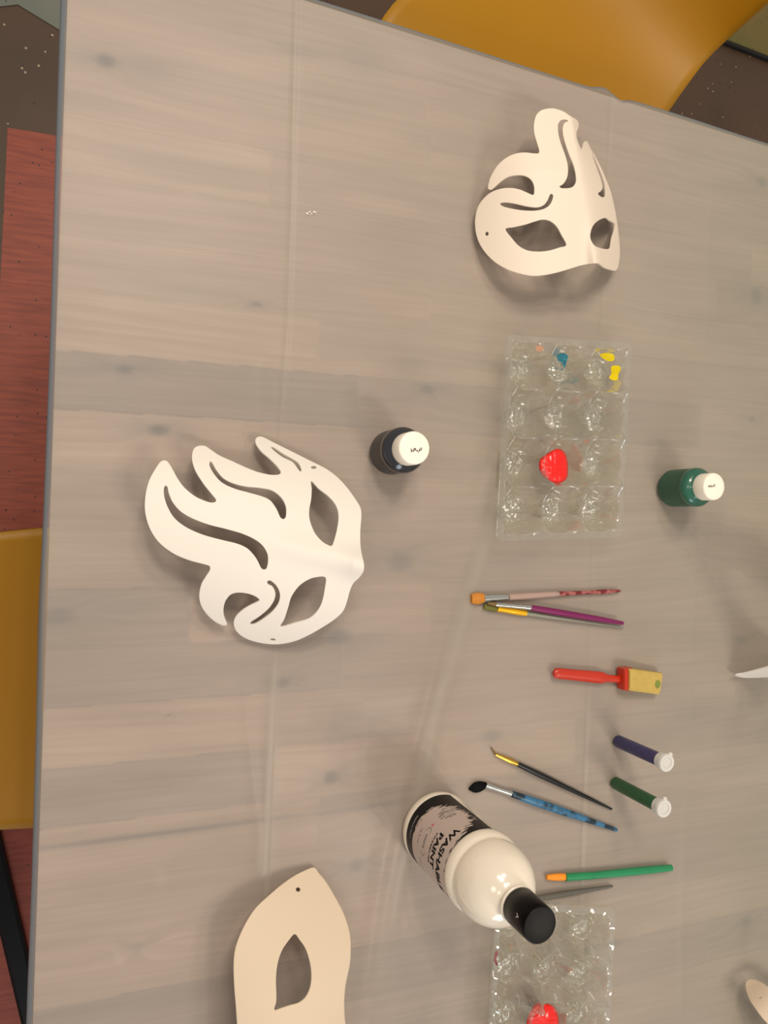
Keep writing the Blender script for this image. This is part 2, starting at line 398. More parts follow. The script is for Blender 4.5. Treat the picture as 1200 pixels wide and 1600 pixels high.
def build_table():
    t = thing('table', (.45, -.25, 0), 'large table of whitewashed wooden planks under a translucent plastic cover', 'table')
    NX, NY = 230, 860
    U, Vv = np.meshgrid(np.linspace(0, 1, NX), np.linspace(0, 1, NY))
    Xg, Yg = tab(U, Vv)
    zt = TZ - .0016
    # boards
    pitch = .0485; rows = np.floor((Yg + 2.004) / pitch).astype(int)
    tone = np.zeros_like(Xg); fy = ((Yg + 2.004) / pitch) % 1.0
    r0, r1 = rows.min(), rows.max()
    for r in range(r0, r1 + 1):
        x = -.4 + rng.random() * .3; msk = rows == r
        while x < 1.1:
            ln = .28 + rng.random() * .5; tv = float(np.clip(.52 + rng.normal() * .13, .2, .85))
            mm = msk & (Xg >= x) & (Xg < x + ln); tone[mm] = tv; x += ln
    def rowof(py, px=150): return int(math.floor((un(px, py).y + 2.004) / pitch))
    for (py, x0, x1, tv) in [(600, 80, 900, .22), (500, 80, 500, .78), (250, 80, 420, .72), (1290, 60, 500, .66), (1110, 60, 430, .72), (950, 60, 300, .3), (700, 60, 380, .7), (620, 560, 1100, .34)]:
        rr = rowof(py); xa, xb = un(x0, py).x, un(x1, py).x
        tone[(rows == rr) & (Xg >= xa) & (Xg <= xb)] = tv
    line = np.exp(-(np.minimum(fy, 1 - fy) * pitch / .0012) ** 2)
    tone = tone - .10 * line
    knot = np.zeros_like(Xg); gv = Yg.copy()
    for (px, py, rx, ry, s) in knots:
        c = un(px, py, zt); k = 1 / 1750
        dx, dy = (Xg - c.x) / (rx * k * 1.1), (Yg - c.y) / (ry * k)
        d = np.sqrt(dx * dx + dy * dy)
        knot = np.maximum(knot, s * np.clip(1.5 - d, 0, 1) ** .8 * .85)
        knot = np.maximum(knot, s * .34 * np.exp(-(dx / 3.6) ** 2 - (dy / 1.7) ** 2))
        gv += np.sign(dy) * .012 * np.exp(-(dx / 3.0) ** 2 - (dy / 2.4) ** 2)
    for (px, py, rx, ry, s) in smears:
        c = un(px, py, zt); k = 1 / 1650
        dx, dy = (Xg - c.x) / (rx * k), (Yg - c.y) / (ry * k)
        knot = np.maximum(knot, s * .75 * np.exp(-(dx * dx + dy * dy)))
    for i in range(46):
        cx, cy = rng.uniform(0, .95), rng.uniform(-.75, .46); rx, ry = rng.uniform(.02, .08), rng.uniform(.006, .014)
        knot = np.maximum(knot, rng.uniform(.05, .2) * np.exp(-((Xg - cx) / rx) ** 2 - ((Yg - cy) / ry) ** 2))
        gv += .006 * rng.normal() * np.exp(-((Xg - cx) / .09) ** 2 - ((Yg - cy) / .03) ** 2)
    gv += .004 * np.sin(Xg * 9 + rows * 1.7)
    verts = np.stack([Xg, Yg, np.full_like(Xg, zt)], -1).reshape(-1, 3)
    idx = np.arange(NX * NY).reshape(NY, NX)
    faces = np.stack([idx[:-1, :-1], idx[:-1, 1:], idx[1:, 1:], idx[1:, :-1]], -1).reshape(-1, 4).tolist()
    # rim down the sides and the underside
    base = len(verts); ring = list(idx[0, :]) + list(idx[1:, -1]) + list(idx[-1, -2::-1]) + list(idx[-2:0:-1, 0])
    low = [(verts[i][0], verts[i][1], TZ - .034) for i in ring]
    verts = np.concatenate([verts, np.array(low)]); n = len(ring)
    for k in range(n): faces.append((ring[(k + 1) % n], ring[k], base + k, base + (k + 1) % n))
    faces.append(tuple(base + k for k in reversed(range(n))))
    off = np.array(t.location)
    me = bpy.data.meshes.new('tabletop'); me.from_pydata((verts - off).tolist(), [], faces); me.update(); me.materials.append(M['wood'])
    for nm, arr in (('tone', tone), ('knot', knot), ('grain', gv)):
        a = me.attributes.new(nm, 'FLOAT', 'POINT'); full = np.concatenate([arr.reshape(-1), np.zeros(n) + float(arr.mean())]).astype(np.float32); a.data.foreach_set('value', full)
    o = bpy.data.objects.new('tabletop', me); C.objects.link(o); o.parent = t
    for (x, y) in ((.03, .40), (.90, .37), (.90, -.87), (.03, -.87)):
        V, Fc = bevelled_prism([(x - .03, y - .03), (x + .03, y - .03), (x + .03, y + .03), (x - .03, y + .03)], 0, TZ - .034, .003)
        mesh_obj('leg', V, Fc, M['table_leg'], t, smooth=False)
build_table()

# ------------------------------------------------------------------ plastic cover
def build_cover():
    nx, ny = 520, 340
    us = np.linspace(0, 1, nx); vs = np.linspace(0, 1, ny)
    U, Vv = np.meshgrid(us, vs); Xg, Yg = tab(U, Vv)
    Z = np.full_like(Xg, TZ); op = .32 + .16 * np.clip(Xg / .8, 0, 1)
    def dist(pl):   # distance and side to a world polyline given in photo points
        P = [un(*q) for q in pl]; best = np.full_like(Xg, 9.); side = np.zeros_like(Xg); tt = np.zeros_like(Xg)
        for i in range(len(P) - 1):
            ax, ay, bx, by = P[i].x, P[i].y, P[i + 1].x, P[i + 1].y; L2 = (bx - ax) ** 2 + (by - ay) ** 2
            t_ = np.clip(((Xg - ax) * (bx - ax) + (Yg - ay) * (by - ay)) / L2, 0, 1)
            d = np.hypot(Xg - ax - t_ * (bx - ax), Yg - ay - t_ * (by - ay)); s = np.sign((bx - ax) * (Yg - ay) - (by - ay) * (Xg - ax))
            m_ = d < best; best[m_] = d[m_]; side[m_] = s[m_]; tt[m_] = (i + t_[m_]) / (len(P) - 1)
        return best, side, tt
    def fold(pl, h, w, opa=.0, tent=False):
        global _d
        d, s, tt = dist(pl)
        f = np.clip(1 - d / w, 0, 1) if tent else np.exp(-(d / w) ** 2)
        env = np.clip(np.minimum(tt, 1 - tt) * 12, 0, 1) if not tent else 1
        Z[:] += h * f * env; op[:] += opa * f * env
    f1 = [(463, -60), (462, 0), (456, 300), (450, 500), (437, 680), (431, 1010), (414, 1390), (404, 1650), (398, 1900)]
    f2 = [(957, 100), (955, 160), (941, 480), (926, 860), (914, 1200), (907, 1400), (900, 1650), (894, 1900)]
    fold(f1, -.0013, .0032, .10, True); fold(f2, -.0011, .0028, .06, True)
    fold([(1112, 200), (1100, 500), (1082, 900), (1068, 1300), (1060, 1700)], .0008, .006, .03)
    fold([(431, 1010), (424, 1150), (414, 1390), (408, 1560)], .0013, .006, .20)
    fold([(410, 560), (408, 640), (404, 690)], .0006, .005); fold([(437, 600), (434, 700)], .0004, .005)
    fold([(385, 1010), (384, 1120), (392, 1190), (402, 1300), (398, 1380)], .0012, .004)
    fold([(776, 712), (765, 750), (735, 840), (690, 980), (662, 1100), (627, 1230), (598, 1330), (580, 1450), (560, 1600)], .0032, .0080, .0)
    fold([(815, 700), (760, 840), (712, 1000), (680, 1120), (650, 1260), (622, 1370), (600, 1500)], .0022, .009, .18)
    fold([(700, 1060), (735, 1050), (760, 1040)], .0006, .004)
    fold([(60, 1440), (160, 1392), (260, 1370)], .0010, .012); fold([(50, 1560), (120, 1530), (190, 1490)], .0012, .014)
    fold([(58, 1330), (260, 1300), (430, 1272), (640, 1252)], .0009, .004)
    fold([(850, 980), (700, 1050), (560, 1110)], .0008, .012); fold([(980, 990), (1100, 1060), (1190, 1100)], .0006, .012)
    fold([(640, 1262), (600, 1300), (590, 1380)], .001, .01)
    Z += .0006 * (np.sin(Xg * 23 + Yg * 7) * np.sin(Yg * 17 - Xg * 5)) + .0004 * np.sin(Yg * 41 + 3 * np.sin(Xg * 9))
    Z += .0006
    # tiny crimp of the far edge at the second fold
    cr = un(945, 150); Yg = Yg + .004 * np.exp(-((Xg - cr.x) / .012) ** 2) * np.clip((Vv - .985) / .015, 0, 1) - .004 * np.exp(-((Xg - cr.x - .022) / .01) ** 2) * np.clip((Vv - .985) / .015, 0, 1)
    # settle the middle folds onto the board, then drape the border
    verts = np.stack([Xg, Yg, Z], -1).reshape(-1, 3).tolist(); opv = op.reshape(-1).tolist()
    idx = np.arange(nx * ny).reshape(ny, nx)
    faces = np.stack([idx[:-1, :-1], idx[:-1, 1:], idx[1:, 1:], idx[1:, :-1]], -1).reshape(-1, 4).tolist()
    ring = [int(i) for i in (list(idx[0, :]) + list(idx[1:, -1]) + list(idx[-1, -2::-1]) + list(idx[-2:0:-1, 0]))]; n = len(ring)
    P = [Vector(verts[i]) for i in ring]; prev = ring
    nrm = []
    for k in range(n):
        t_ = (P[(k + 3) % n] - P[(k - 3) % n]); nrm.append(Vector((t_.y, -t_.x, 0)).normalized())
    for j, (o_, dz) in enumerate([(.0016, -.0004), (.0034, -.0016), (.0047, -.0036), (.0053, -.007), (.0056, -.020), (.007, -.07), (.009, -.16)]):
        cur = []
        for k in range(n):
            w = .004 * math.sin(k * .055) * math.sin(k * .013 + 1) * min(1, -dz / .05)
            q = P[k] + nrm[k] * (o_ + w); cur.append(len(verts)); verts.append((q.x, q.y, P[k].z + dz)); opv.append(.60 + .08 * min(j, 3))
        for k in range(n): faces.append((prev[(k + 1) % n], prev[k], cur[k], cur[(k + 1) % n]))
        prev = cur
    o = from_origin('tablecloth', verts, faces, M['film']); 
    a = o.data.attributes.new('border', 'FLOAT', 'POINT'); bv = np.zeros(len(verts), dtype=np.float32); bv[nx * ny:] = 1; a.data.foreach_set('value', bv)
    a = o.data.attributes.new('opacity', 'FLOAT', 'POINT'); a.data.foreach_set('value', np.array(opv, dtype=np.float32))
    tag(o, 'creased translucent plastic sheet covering the wooden table', 'tablecloth')
    return o
build_cover()
ZT = TZ + .0017      # resting height on the sheet

# ------------------------------------------------------------------ chairs
def make_chair(name, x, y, rz, label, ws=1.0):
    t = thing(name, (x, y, 0), label, 'chair', 'yellow moulded chairs around the table', rz)
    prof = [(-.325, .84, .150), (-.318, .80, .178), (-.300, .73, .190), (-.278, .65, .192), (-.255, .57, .188), (-.232, .51, .184), (-.200, .470, .182), (-.15, .448, .190),
            (-.08, .438, .200), (0, .436, .208), (.08, .441, .213), (.14, .446, .214), (.18, .446, .208), (.200, .440, .196), (.212, .428, .176)]
    st = catmull([p for p in prof], .018, closed=False)
    nu = 29; V, Fc = [], []
    for (px, pz, w) in st:
        back = min(1, max(0, (pz - .47) / .15)) if px < -.1 else 0
        for k in range(nu):
            u = -1 + 2 * k / (nu - 1); e = abs(u) ** 2.6
            V.append((px + back * .045 * e, w * u * ws * (1 - .17 * min(1, max(0, (pz - .46) / .2)) * (px < -.1)), pz + (1 - back) * (.016 * e if px < .15 else .016 * e * max(0, (.21 - px) / .06)) - .006 * (1 - u * u)))
    for i in range(len(st) - 1):
        for k in range(nu - 1): Fc.append((i * nu + k, (i + 1) * nu + k, (i + 1) * nu + k + 1, i * nu + k + 1))
    o = mesh_obj('seat_shell', V, Fc, M['yellow'], t, local=True)
    md = o.modifiers.new('s', 'SOLIDIFY'); md.thickness = .006; md.offset = -1
    for sx in (-1, 1):
        for sy in (-1, 1):
            top = Vector((.10 * sx - .02, .11 * sy, .428)); knee = Vector((.15 * sx - .02, .15 * sy, .40)); foot = Vector((.20 * sx - .03, .20 * sy, .012))
            Vt, Ft = tube([top, (top + knee) / 2 + Vector((0, 0, .004)), knee, knee.lerp(foot, .5), foot], .011, 12)
            lg = mesh_obj('leg', Vt, Ft, M['black_metal'], t, local=True)
            Vt, Ft = lathe([(0, .013), (.004, .015), (.018, .015), (.022, .012)], (foot.x, foot.y, 0.001), seg=16)
            mesh_obj('rubber_foot', Vt, Ft, M['black_gap'], lg, local=True, angle=40)
    Vt, Ft = tube([(.08, -.11, .422), (.08, .11, .422)], .009); mesh_obj('crossbar', Vt, Ft, M['black_metal'], t, local=True)
    Vt, Ft = tube([(-.12, -.11, .422), (-.12, .11, .422)], .009); mesh_obj('crossbar', Vt, Ft, M['black_metal'], t, local=True)
    return t
yA, yB = un(0, 828, .45).y, un(0, 1296, .45).y
make_chair('chair', .02, (yA + yB) / 2, 0, 'yellow plastic chair pushed under the left long side of the table', .86)
ca, sa = math.cos(math.radians(230)), math.sin(math.radians(230))
make_chair('chair', -.90 * ca - .035 * sa, -.90 * sa + .035 * ca, math.radians(230), 'yellow plastic chair with a shadowed seat at the far short end of the table', .95)

# sled frame chair by the lower left: only a black floor bar reaches into view
def sled():
    a, b = un(-25, 1275, .012), un(62, 1640, .012)
    t = thing('chair', (a.x - .25, (a.y + b.y) / 2, 0), 'chair on a black metal bar lying along the red floor at lower left', 'chair', 'chairs with floor bars')
    d = (b - a).normalized(); nl = Vector((d.y, -d.x, 0))
    if nl.x > 0: nl = -nl
    V, Fc = [], []
    w = .0165
    P = [a - d * .01, b + d * .01]
    for p in P:
        for (s, z) in ((-1, 0.001), (1, 0.001), (1, .016), (.7, .020), (-.7, .020), (-1, .016)):
            V.append(p + nl * (w * s) + Vector((0, 0, z - .012)))
    for k in range(6): Fc.append((k, (k + 1) % 6, 6 + (k + 1) % 6, 6 + k))
    Fc += [tuple(reversed(range(6))), tuple(range(6, 12))]
    mesh_obj('floor_bar', V, Fc, M['black_metal'], t, smooth=False)
    for s in (a, b):
        p = Vector((s.x, s.y, .012)); q = p + nl * .42
        Vt, Ft = tube([p, q, q + nl * .02 + Vector((0, 0, .03)), q - nl * .06 + Vector((0, 0, .42)), q - nl * .10 + Vector((0, 0, .425)), q - nl * .30 + Vector((0, 0, .425))], .010, 10)
        mesh_obj('leg', Vt, Ft, M['black_metal'], t)
    c = (a + b) / 2 + nl * .29
    V, Fc = [], []
    nu = 13
    for i in range(13):
        for k in range(nu):
            u, v = -1 + 2 * i / 12, -1 + 2 * k / (nu - 1)
            V.append(Vector((c.x, c.y, .437 + .012 * (abs(u) ** 3 + abs(v) ** 3) - .005)) + nl * (u * .17) + d * (v * .19 * (1 - .1 * abs(u) ** 4)))
    for i in range(12):
        for k in range(nu - 1): Fc.append((i * nu + k, (i + 1) * nu + k, (i + 1) * nu + k + 1, i * nu + k + 1))
    o = mesh_obj('seat', V, Fc, M['yellow'], t); md = o.modifiers.new('s', 'SOLIDIFY'); md.thickness = .007
sled()

# ------------------------------------------------------------------ masks
def mask(name, outer, holes, cords, hf, label, org, sc, spacing=2.0, thick=.0016, m=None, group=None):
    """pressed sheet: outline and openings traced in photo points, curvature from hf(x, y) in metres over the table"""
    conv = lambda p: (org[0] + p[0] / sc, org[1] + p[1] / sc)
    O = catmull([conv(p) for p in outer], 2.2); H = [catmull([conv(p) for p in h], 1.8) for h in holes]
    for (cx, cy, rx, ry) in cords:
        c = conv((cx, cy)); H.append([(c[0] + rx / sc * math.cos(a), c[1] + ry / sc * math.sin(a)) for a in np.linspace(0, 2 * PI, 14, endpoint=False)])
    pts, edges = [], []
    for loop in [O] + H:
        a = len(pts); pts += [Vector(p) for p in loop]; n = len(loop); edges += [(a + i, a + (i + 1) % n) for i in range(n)]
    B = np.array([p for l in [O] + H for p in l])
    xs, ys = [p[0] for p in O], [p[1] for p in O]
    gx, gy = [], []; j = 0; y = min(ys)
    while y < max(ys):
        x = min(xs) + (spacing / 2 if j % 2 else 0)
        while x < max(xs): gx.append(x); gy.append(y); x += spacing
        y += spacing * .87; j += 1
    gx, gy = np.array(gx), np.array(gy); ok = pip(gx, gy, O)
    for h in H: ok &= ~pip(gx, gy, h)
    for x, y in zip(gx[ok], gy[ok]):
        if np.min((B[:, 0] - x) ** 2 + (B[:, 1] - y) ** 2) > (spacing * .55) ** 2: pts.append(Vector((float(x), float(y))))
    r = delaunay_2d_cdt(pts, edges, [], 0, 1e-5)
    vs, tris = r[0], r[2]
    cx = np.array([sum(vs[i].x for i in f) / len(f) for f in tris]); cy = np.array([sum(vs[i].y for i in f) / len(f) for f in tris])
    ok = pip(cx, cy, O)
    for h in H: ok &= ~pip(cx, cy, h)
    keep = [tuple(reversed(f)) for f, q in zip(tris, ok) if q]
    W = []
    for v in vs:
        h = hf((v.x - org[0]) * sc, (v.y - org[1]) * sc); W.append(un(v.x, v.y, ZT + thick + max(0, h)))
    c = sum(W, Vector()) / len(W); c.z = ZT
    o = mesh_obj(name, [w - c for w in W], keep, m or M['mask']); o.location = c
    md = o.modifiers.new('thickness', 'SOLIDIFY'); md.thickness = thick; md.offset = -1
    bv = o.modifiers.new('soft_edges', 'BEVEL'); bv.width = .0005; bv.segments = 2; bv.limit_method = 'ANGLE'; bv.angle_limit = math.radians(50)
    tag(o, label, 'mask', group)
    return o
def gz(x, w): return math.exp(-(x / w) ** 2)
# --- flame mask in the middle left
A_out = [(150,187),(165,195),(185,225),(215,280),(250,325),(300,365),(350,388),(385,396),(403,390),(403,380),(375,345),(340,300),(305,245),(288,200),(285,160),(295,128),(320,115),(350,117),(375,133),(420,163),(480,190),(550,222),(610,245),(670,258),(710,258),(722,252),(722,240),(700,210),(665,175),(625,140),(600,105),(598,82),(612,70),(635,72),(680,95),(740,125),(810,160),(880,195),(940,225),(990,260),(1040,310),(1085,370),(1115,420),(1120,460),(1115,530),(1115,600),(1122,650),(1133,700),(1130,735),(1110,765),(1080,795),(1062,835),(1050,880),(1030,930),(990,970),(930,1010),(860,1050),(790,1080),(720,1094),(650,1093),(580,1078),(530,1055),(500,1025),(490,990),(500,960),(530,930),(570,905),(605,888),(618,877),(600,860),(560,845),(510,840),(475,850),(450,880),(440,915),(440,950),(450,980),(457,998),(440,1003),(400,985),(360,950),(330,905),(320,855),(330,800),(350,765),(372,730),(372,710),(345,700),(270,680),(190,645),(120,590),(75,520),(53,440),(55,360),(72,290),(100,235),(128,195)]
A_h = [[(153,310),(163,318),(170,350),(190,395),(230,440),(290,475),(370,505),(450,525),(530,548),(590,575),(630,605),(655,645),(660,685),(652,722),(638,728),(625,718),(600,670),(560,625),(510,600),(430,580),(340,555),(260,520),(200,475),(165,420),(147,365),(145,325)],
 [(375,190),(385,200),(405,235),(440,275),(490,300),(550,315),(620,322),(680,335),(725,370),(748,415),(748,465),(735,477),(720,468),(700,425),(670,385),(630,365),(560,345),(490,325),(430,295),(390,250),(370,210)],
 [(672,120),(685,120),(730,150),(780,178),(810,200),(825,235),(820,243),(808,230),(780,195),(730,170),(690,140)],
 [(873,288),(910,325),(960,365),(995,410),(1008,460),(1000,530),(980,600),(970,610),(930,590),(890,545),(865,480),(863,430),(872,380),(875,330)],
 [(942,765),(940,820),(925,890),(900,935),(860,970),(790,992),(722,1010),(740,970),(758,915),(775,860),(810,810),(850,780),(890,765)],
 [(655,785),(670,780),(700,805),(718,845),(712,890),(680,935),(630,975),(590,998),(572,998),(575,985),(620,955),(665,915),(690,875),(695,840),(680,810),(660,800)]]
def hA(x, y):
    b = (x - 1125) * -.231 + (y - 700) * .973; a = (x - 1125) * .973 + (y - 700) * .231
    h = .046 * (1 - (abs(b) / 520) ** 2.2)
    h += .012 * gz(b, 75) * math.exp(min(0, a + 40) / 150) + .003 * gz(b, 60) * math.exp(-((a + 350) / 200) ** 2)
    h -= .010 * max(0, (-a - 500) / 500) ** 1.5
    return max(.0, h)
mask('flame_mask', A_out, A_h, [(885, 221, 14, 8), (683, 1073, 14, 7)], hA, 'white flame-shaped mask left of the black paint bottle, with three licking flames pointing left', (210, 660), 3.158, group='white flame masks')
# --- flame mask near the far end
B_out = [(600,82),(640,87),(690,105),(735,135),(775,158),(790,180),(788,210),(775,245),(780,290),(797,335),(810,360),(818,340),(825,310),(838,300),(852,312),(870,350),(905,410),(940,480),(975,560),(1005,640),(1025,720),(1042,810),(1055,900),(1065,1000),(1065,1080),(1055,1140),(1040,1168),(1010,1165),(965,1150),(940,1130),(925,1120),(870,1122),(800,1135),(720,1160),(630,1185),(550,1200),(480,1204),(400,1190),(310,1160),(220,1105),(150,1030),(110,950),(95,860),(103,780),(130,715),(180,660),(230,632),(290,617),(350,617),(400,628),(450,650),(485,663),(492,640),(490,600),(470,560),(430,535),(380,530),(320,540),(270,570),(225,610),(200,628),(183,622),(185,590),(205,530),(250,460),(310,410),(370,385),(430,378),(490,384),(522,382),(525,360),(510,310),(493,250),(490,190),(505,130),(540,95)]
B_h = [[(718,163),(700,157),(670,162),(652,190),(652,240),(665,300),(690,370),(712,440),(718,500),(710,550),(685,590),(660,605),(668,615),(710,618),(750,608),(772,575),(770,520),(755,460),(730,400),(705,330),(688,270),(683,215),(695,180),(718,170)],
 [(262,718),(300,712),(370,722),(440,738),(510,745),(555,730),(580,700),(595,665),(607,653),(619,665),(612,700),(590,735),(550,758),(490,768),(410,765),(330,752),(280,738)],
 [(880,380),(890,385),(915,440),(945,510),(965,570),(972,630),(970,670),(950,678),(925,665),(918,652),(940,635),(950,610),(940,560),(915,490),(890,420)],
 [(298,890),(350,878),(430,860),(500,838),(545,827),(595,835),(640,870),(675,930),(707,997),(660,1015),(590,1035),(520,1042),(450,1035),(390,1005),(340,950)],
 [(970,815),(1000,835),(1035,858),(1030,900),(1015,950),(1005,1010),(990,1025),(940,1020),(895,1000),(870,960),(868,920),(885,870),(920,835)]]
_xb = [(60, 790), (300, 838), (480, 940), (640, 1005), (810, 1042), (1080, 1066), (1300, 1070)]
def hB(x, y):
    xb = float(np.interp(y, [p[0] for p in _xb], [p[1] for p in _xb])) + 6
    xr = min(xb - 60, 760 + (y - 300) * .165)
    top = .050 - .012 * max(0, (500 - y) / 450)
    if x < xr:
        t = (xr - x) / (xr - 60); h = top * (1 - t ** 2.0) 
    else:
        t = min(1, (x - xr) / (xb - xr)); h = top * (1 - .92 * t ** 1.7)
    h += .008 * gz(x - (900 + (y - 1000) * .1), 55) * math.exp(-((y - 1150) / 260) ** 2)
    return max(.001, h)
mask('flame_mask', B_out, B_h, [(174, 922, 12, 14)], hB, 'white flame-shaped mask near the far table edge, above the upper egg tray', (720, 150), 4.286, m=M['mask_lit_warm'], group='white flame masks')
# --- plain half mask at the bottom
C_half = [(755,125),(790,165),(850,240),(910,340),(970,450),(1010,550),(1035,650),(1042,760),(1035,880),(1015,980),(1000,1060),(992,1160),(993,1260),(1002,1350),(1030,1450),(1050,1560)]
C_left = [(150,1350),(140,1200),(128,1050),(124,900),(132,790),(160,690),(220,560),(300,440),(400,345),(500,260),(600,190),(690,145)]
mir = lambda p: (p[0] - 20, 3240 - p[1])
C_out = C_half + [mir(p) for p in reversed(C_half)] + [mir(p) for p in reversed(C_left)] + [(160, 1500), (165, 1620), (160, 1740)][::-1] + C_left
C_eye = [(603,648),(640,690),(685,755),(715,840),(732,930),(732,1020),(715,1090),(680,1150),(630,1185),(560,1205),(500,1225),(445,1240),(458,1180),(460,1110),(457,1020),(462,930),(480,840),(510,765),(555,700)]
def hC(x, y):
    b = (y - 1620) / 1500
    h = .052 * (1 - abs(b) ** 2.0) + .010 * gz(y - 1620, 260) * max(0, (x - 300) / 700)
    return max(.0, h - .010 * ((x - 580) / 460) ** 2 * (1 - abs(b)) + .001)
mask('half_mask', C_out, [C_eye, [mir(p) for p in C_eye]], [(630, 298, 17, 17), (610, 2942, 17, 17)], hC, 'plain white pointed eye mask cut off by the bottom edge of the photo', (340, 1330), 5.0, spacing=2.6, m=M['mask_lit_beige'], group='plain white eye masks')
rr = un(466, 1390, 0)
# --- upright mask at the right edge
D_out = [(1148,1055.5),(1160,1053),(1180,1048),(1200,1042),(1235,1029),(1275,1012),(1320,996),(1370,990),(1425,1000),(1475,1022),(1520,1054),(1480,1064),(1400,1071),(1320,1070),(1250,1063),(1200,1058.5),(1180,1059.5),(1160,1059)]
D_eye = [[(1262, 1040), (1290, 1022), (1325, 1014), (1350, 1024), (1335, 1044), (1300, 1052)], [(1400, 1024), (1430, 1016), (1460, 1028), (1475, 1044), (1445, 1052), (1410, 1046)]]
def hD(x, y):
    yl = float(np.interp(x, [1148, 1200, 1250, 1320, 1400, 1480, 1520], [1057, 1059, 1063, 1070, 1071, 1064, 1054]))
    return max(0, (yl - y) * .0019) ** .9 * 1.0 if yl > y else 0
mask('half_mask', D_out, D_eye, [], hD, 'white mask standing on its edge at the right border, only its pointed tip showing', (0, 0), 1.0, spacing=2.4, group='plain white eye masks')
# --- mask tip at the lower right corner
E_out = [(850,570),(870,530),(900,508),(945,500),(1010,510),(1080,540),(1150,580),(1210,625),(1400,740),(1750,950),(2150,1250),(2500,1650),(2700,2100),(2650,2500),(2450,2700),(2200,2620),(1950,2350),(1750,2000),(1500,1600),(1200,1200),(1120,1110),(1050,1020),(980,920),(920,830),(880,740),(855,640)]
E_eye = [(1450, 1000), (1650, 1080), (1850, 1280), (1980, 1500), (1900, 1640), (1720, 1560), (1560, 1340), (1460, 1150)]
E_eye2 = [(2250, 1750), (2400, 1900), (2480, 2150), (2450, 2380), (2330, 2330), (2200, 2100), (2170, 1900)]
def hE(x, y):
    t = ((x - 850) * .70 + (y - 500) * .71) / 2700; t = min(1, max(0, t))
    return .012 + .046 * math.sin(PI * min(1, t * 1.0)) - .006 * gz(t - 0, .1)
mask('half_mask', E_out, [E_eye, E_eye2], [(1078, 785, 22, 18)], hE, 'rounded white mask tip with a small cord hole in the bottom right corner', (1080, 1480), 10.0, spacing=2.4, m=M['mask_lit_beige'], group='plain white eye masks')

# ------------------------------------------------------------------ small paint bottles
def strokes(parent, name, polys, org, sc, z, m, r=.00028):
    V, Fc = [], []
    for pl in polys:
        P = [un(org[0] + p[0] / sc, org[1] + p[1] / sc, z) for p in pl]
        v, f = tube(P, r, 6); a = len(V); V += v; Fc += [tuple(i + a for i in q) for q in f]
    return mesh_obj(name, V, Fc, m, parent)
def small_bottle(base, H, R, body_m, shoulder_m, label, marks, org, sc, cap_r, cap_h):
    p = un(*base); t = thing('paint_bottle', (p.x, p.y, ZT), label, 'paint bottle', 'small paint bottles with white caps')
    zc = H - cap_h
    prof = [(0, R * .80), (.0008, R * .92), (.003, R * .985), (.006, R), (zc - .012, R), (zc - .0115, R * 1.015), (zc - .007, R * 1.01), (zc - .004, R * .93), (zc - .002, R * .80), (zc - .0008, cap_r * 1.02), (zc + .002, cap_r * .92)]
    V, Fc = lathe(prof, (p.x, p.y, ZT), seg=64)
    fm = [0 if i < 4 * 64 else 1 for i in range((len(prof) - 1) * 64)] + [0, 1]
    mesh_obj('body', V, Fc, None, t, mats=[body_m, shoulder_m], fmat=fm)
    V, Fc = lathe([(-.0002, cap_r * .9), (0, cap_r * .98), (.0008, cap_r), (cap_h - .0016, cap_r), (cap_h - .0005, cap_r * .97), (cap_h, cap_r * .92), (cap_h, cap_r * .5)], (p.x, p.y, ZT + zc), seg=64)
    # fine knurl
    c = mesh_obj('cap', V, Fc, M['white_cap'], t, angle=60)
    strokes(c, 'handwriting', marks, org, sc, ZT + H + .0002, M['ink'])
    return t
small_bottle((607, 708), .061, .0206, M['dark_paint_body'], M['dark_paint'], 'small black paint bottle with white cap standing alone right of the flame mask',
    [[(705,520),(712,545),(708,572)],[(705,545),(722,560),(728,540)],[(738,570),(745,520),(760,515),(757,540),(745,548)],[(765,520),(772,545),(785,555)],[(790,540),(800,570),(815,560),(818,530)],[(825,550),(830,520),(845,510),(850,525),(838,550)]],
    (560, 640), 8.571, .0146, .0175)
small_bottle((1047, 763), .062, .0203, M['green_body'], M['green_paint'], 'small green paint bottle with white cap to the right of the egg tray',
    [[(828,522),(838,500),(848,525)],[(855,500),(855,525)],[(868,495),(872,525),(885,510)],[(895,495),(893,525)],[(905,495),(918,490),(912,510),(920,520)]],
    (1010, 700), 8.571, .0140, .0155)

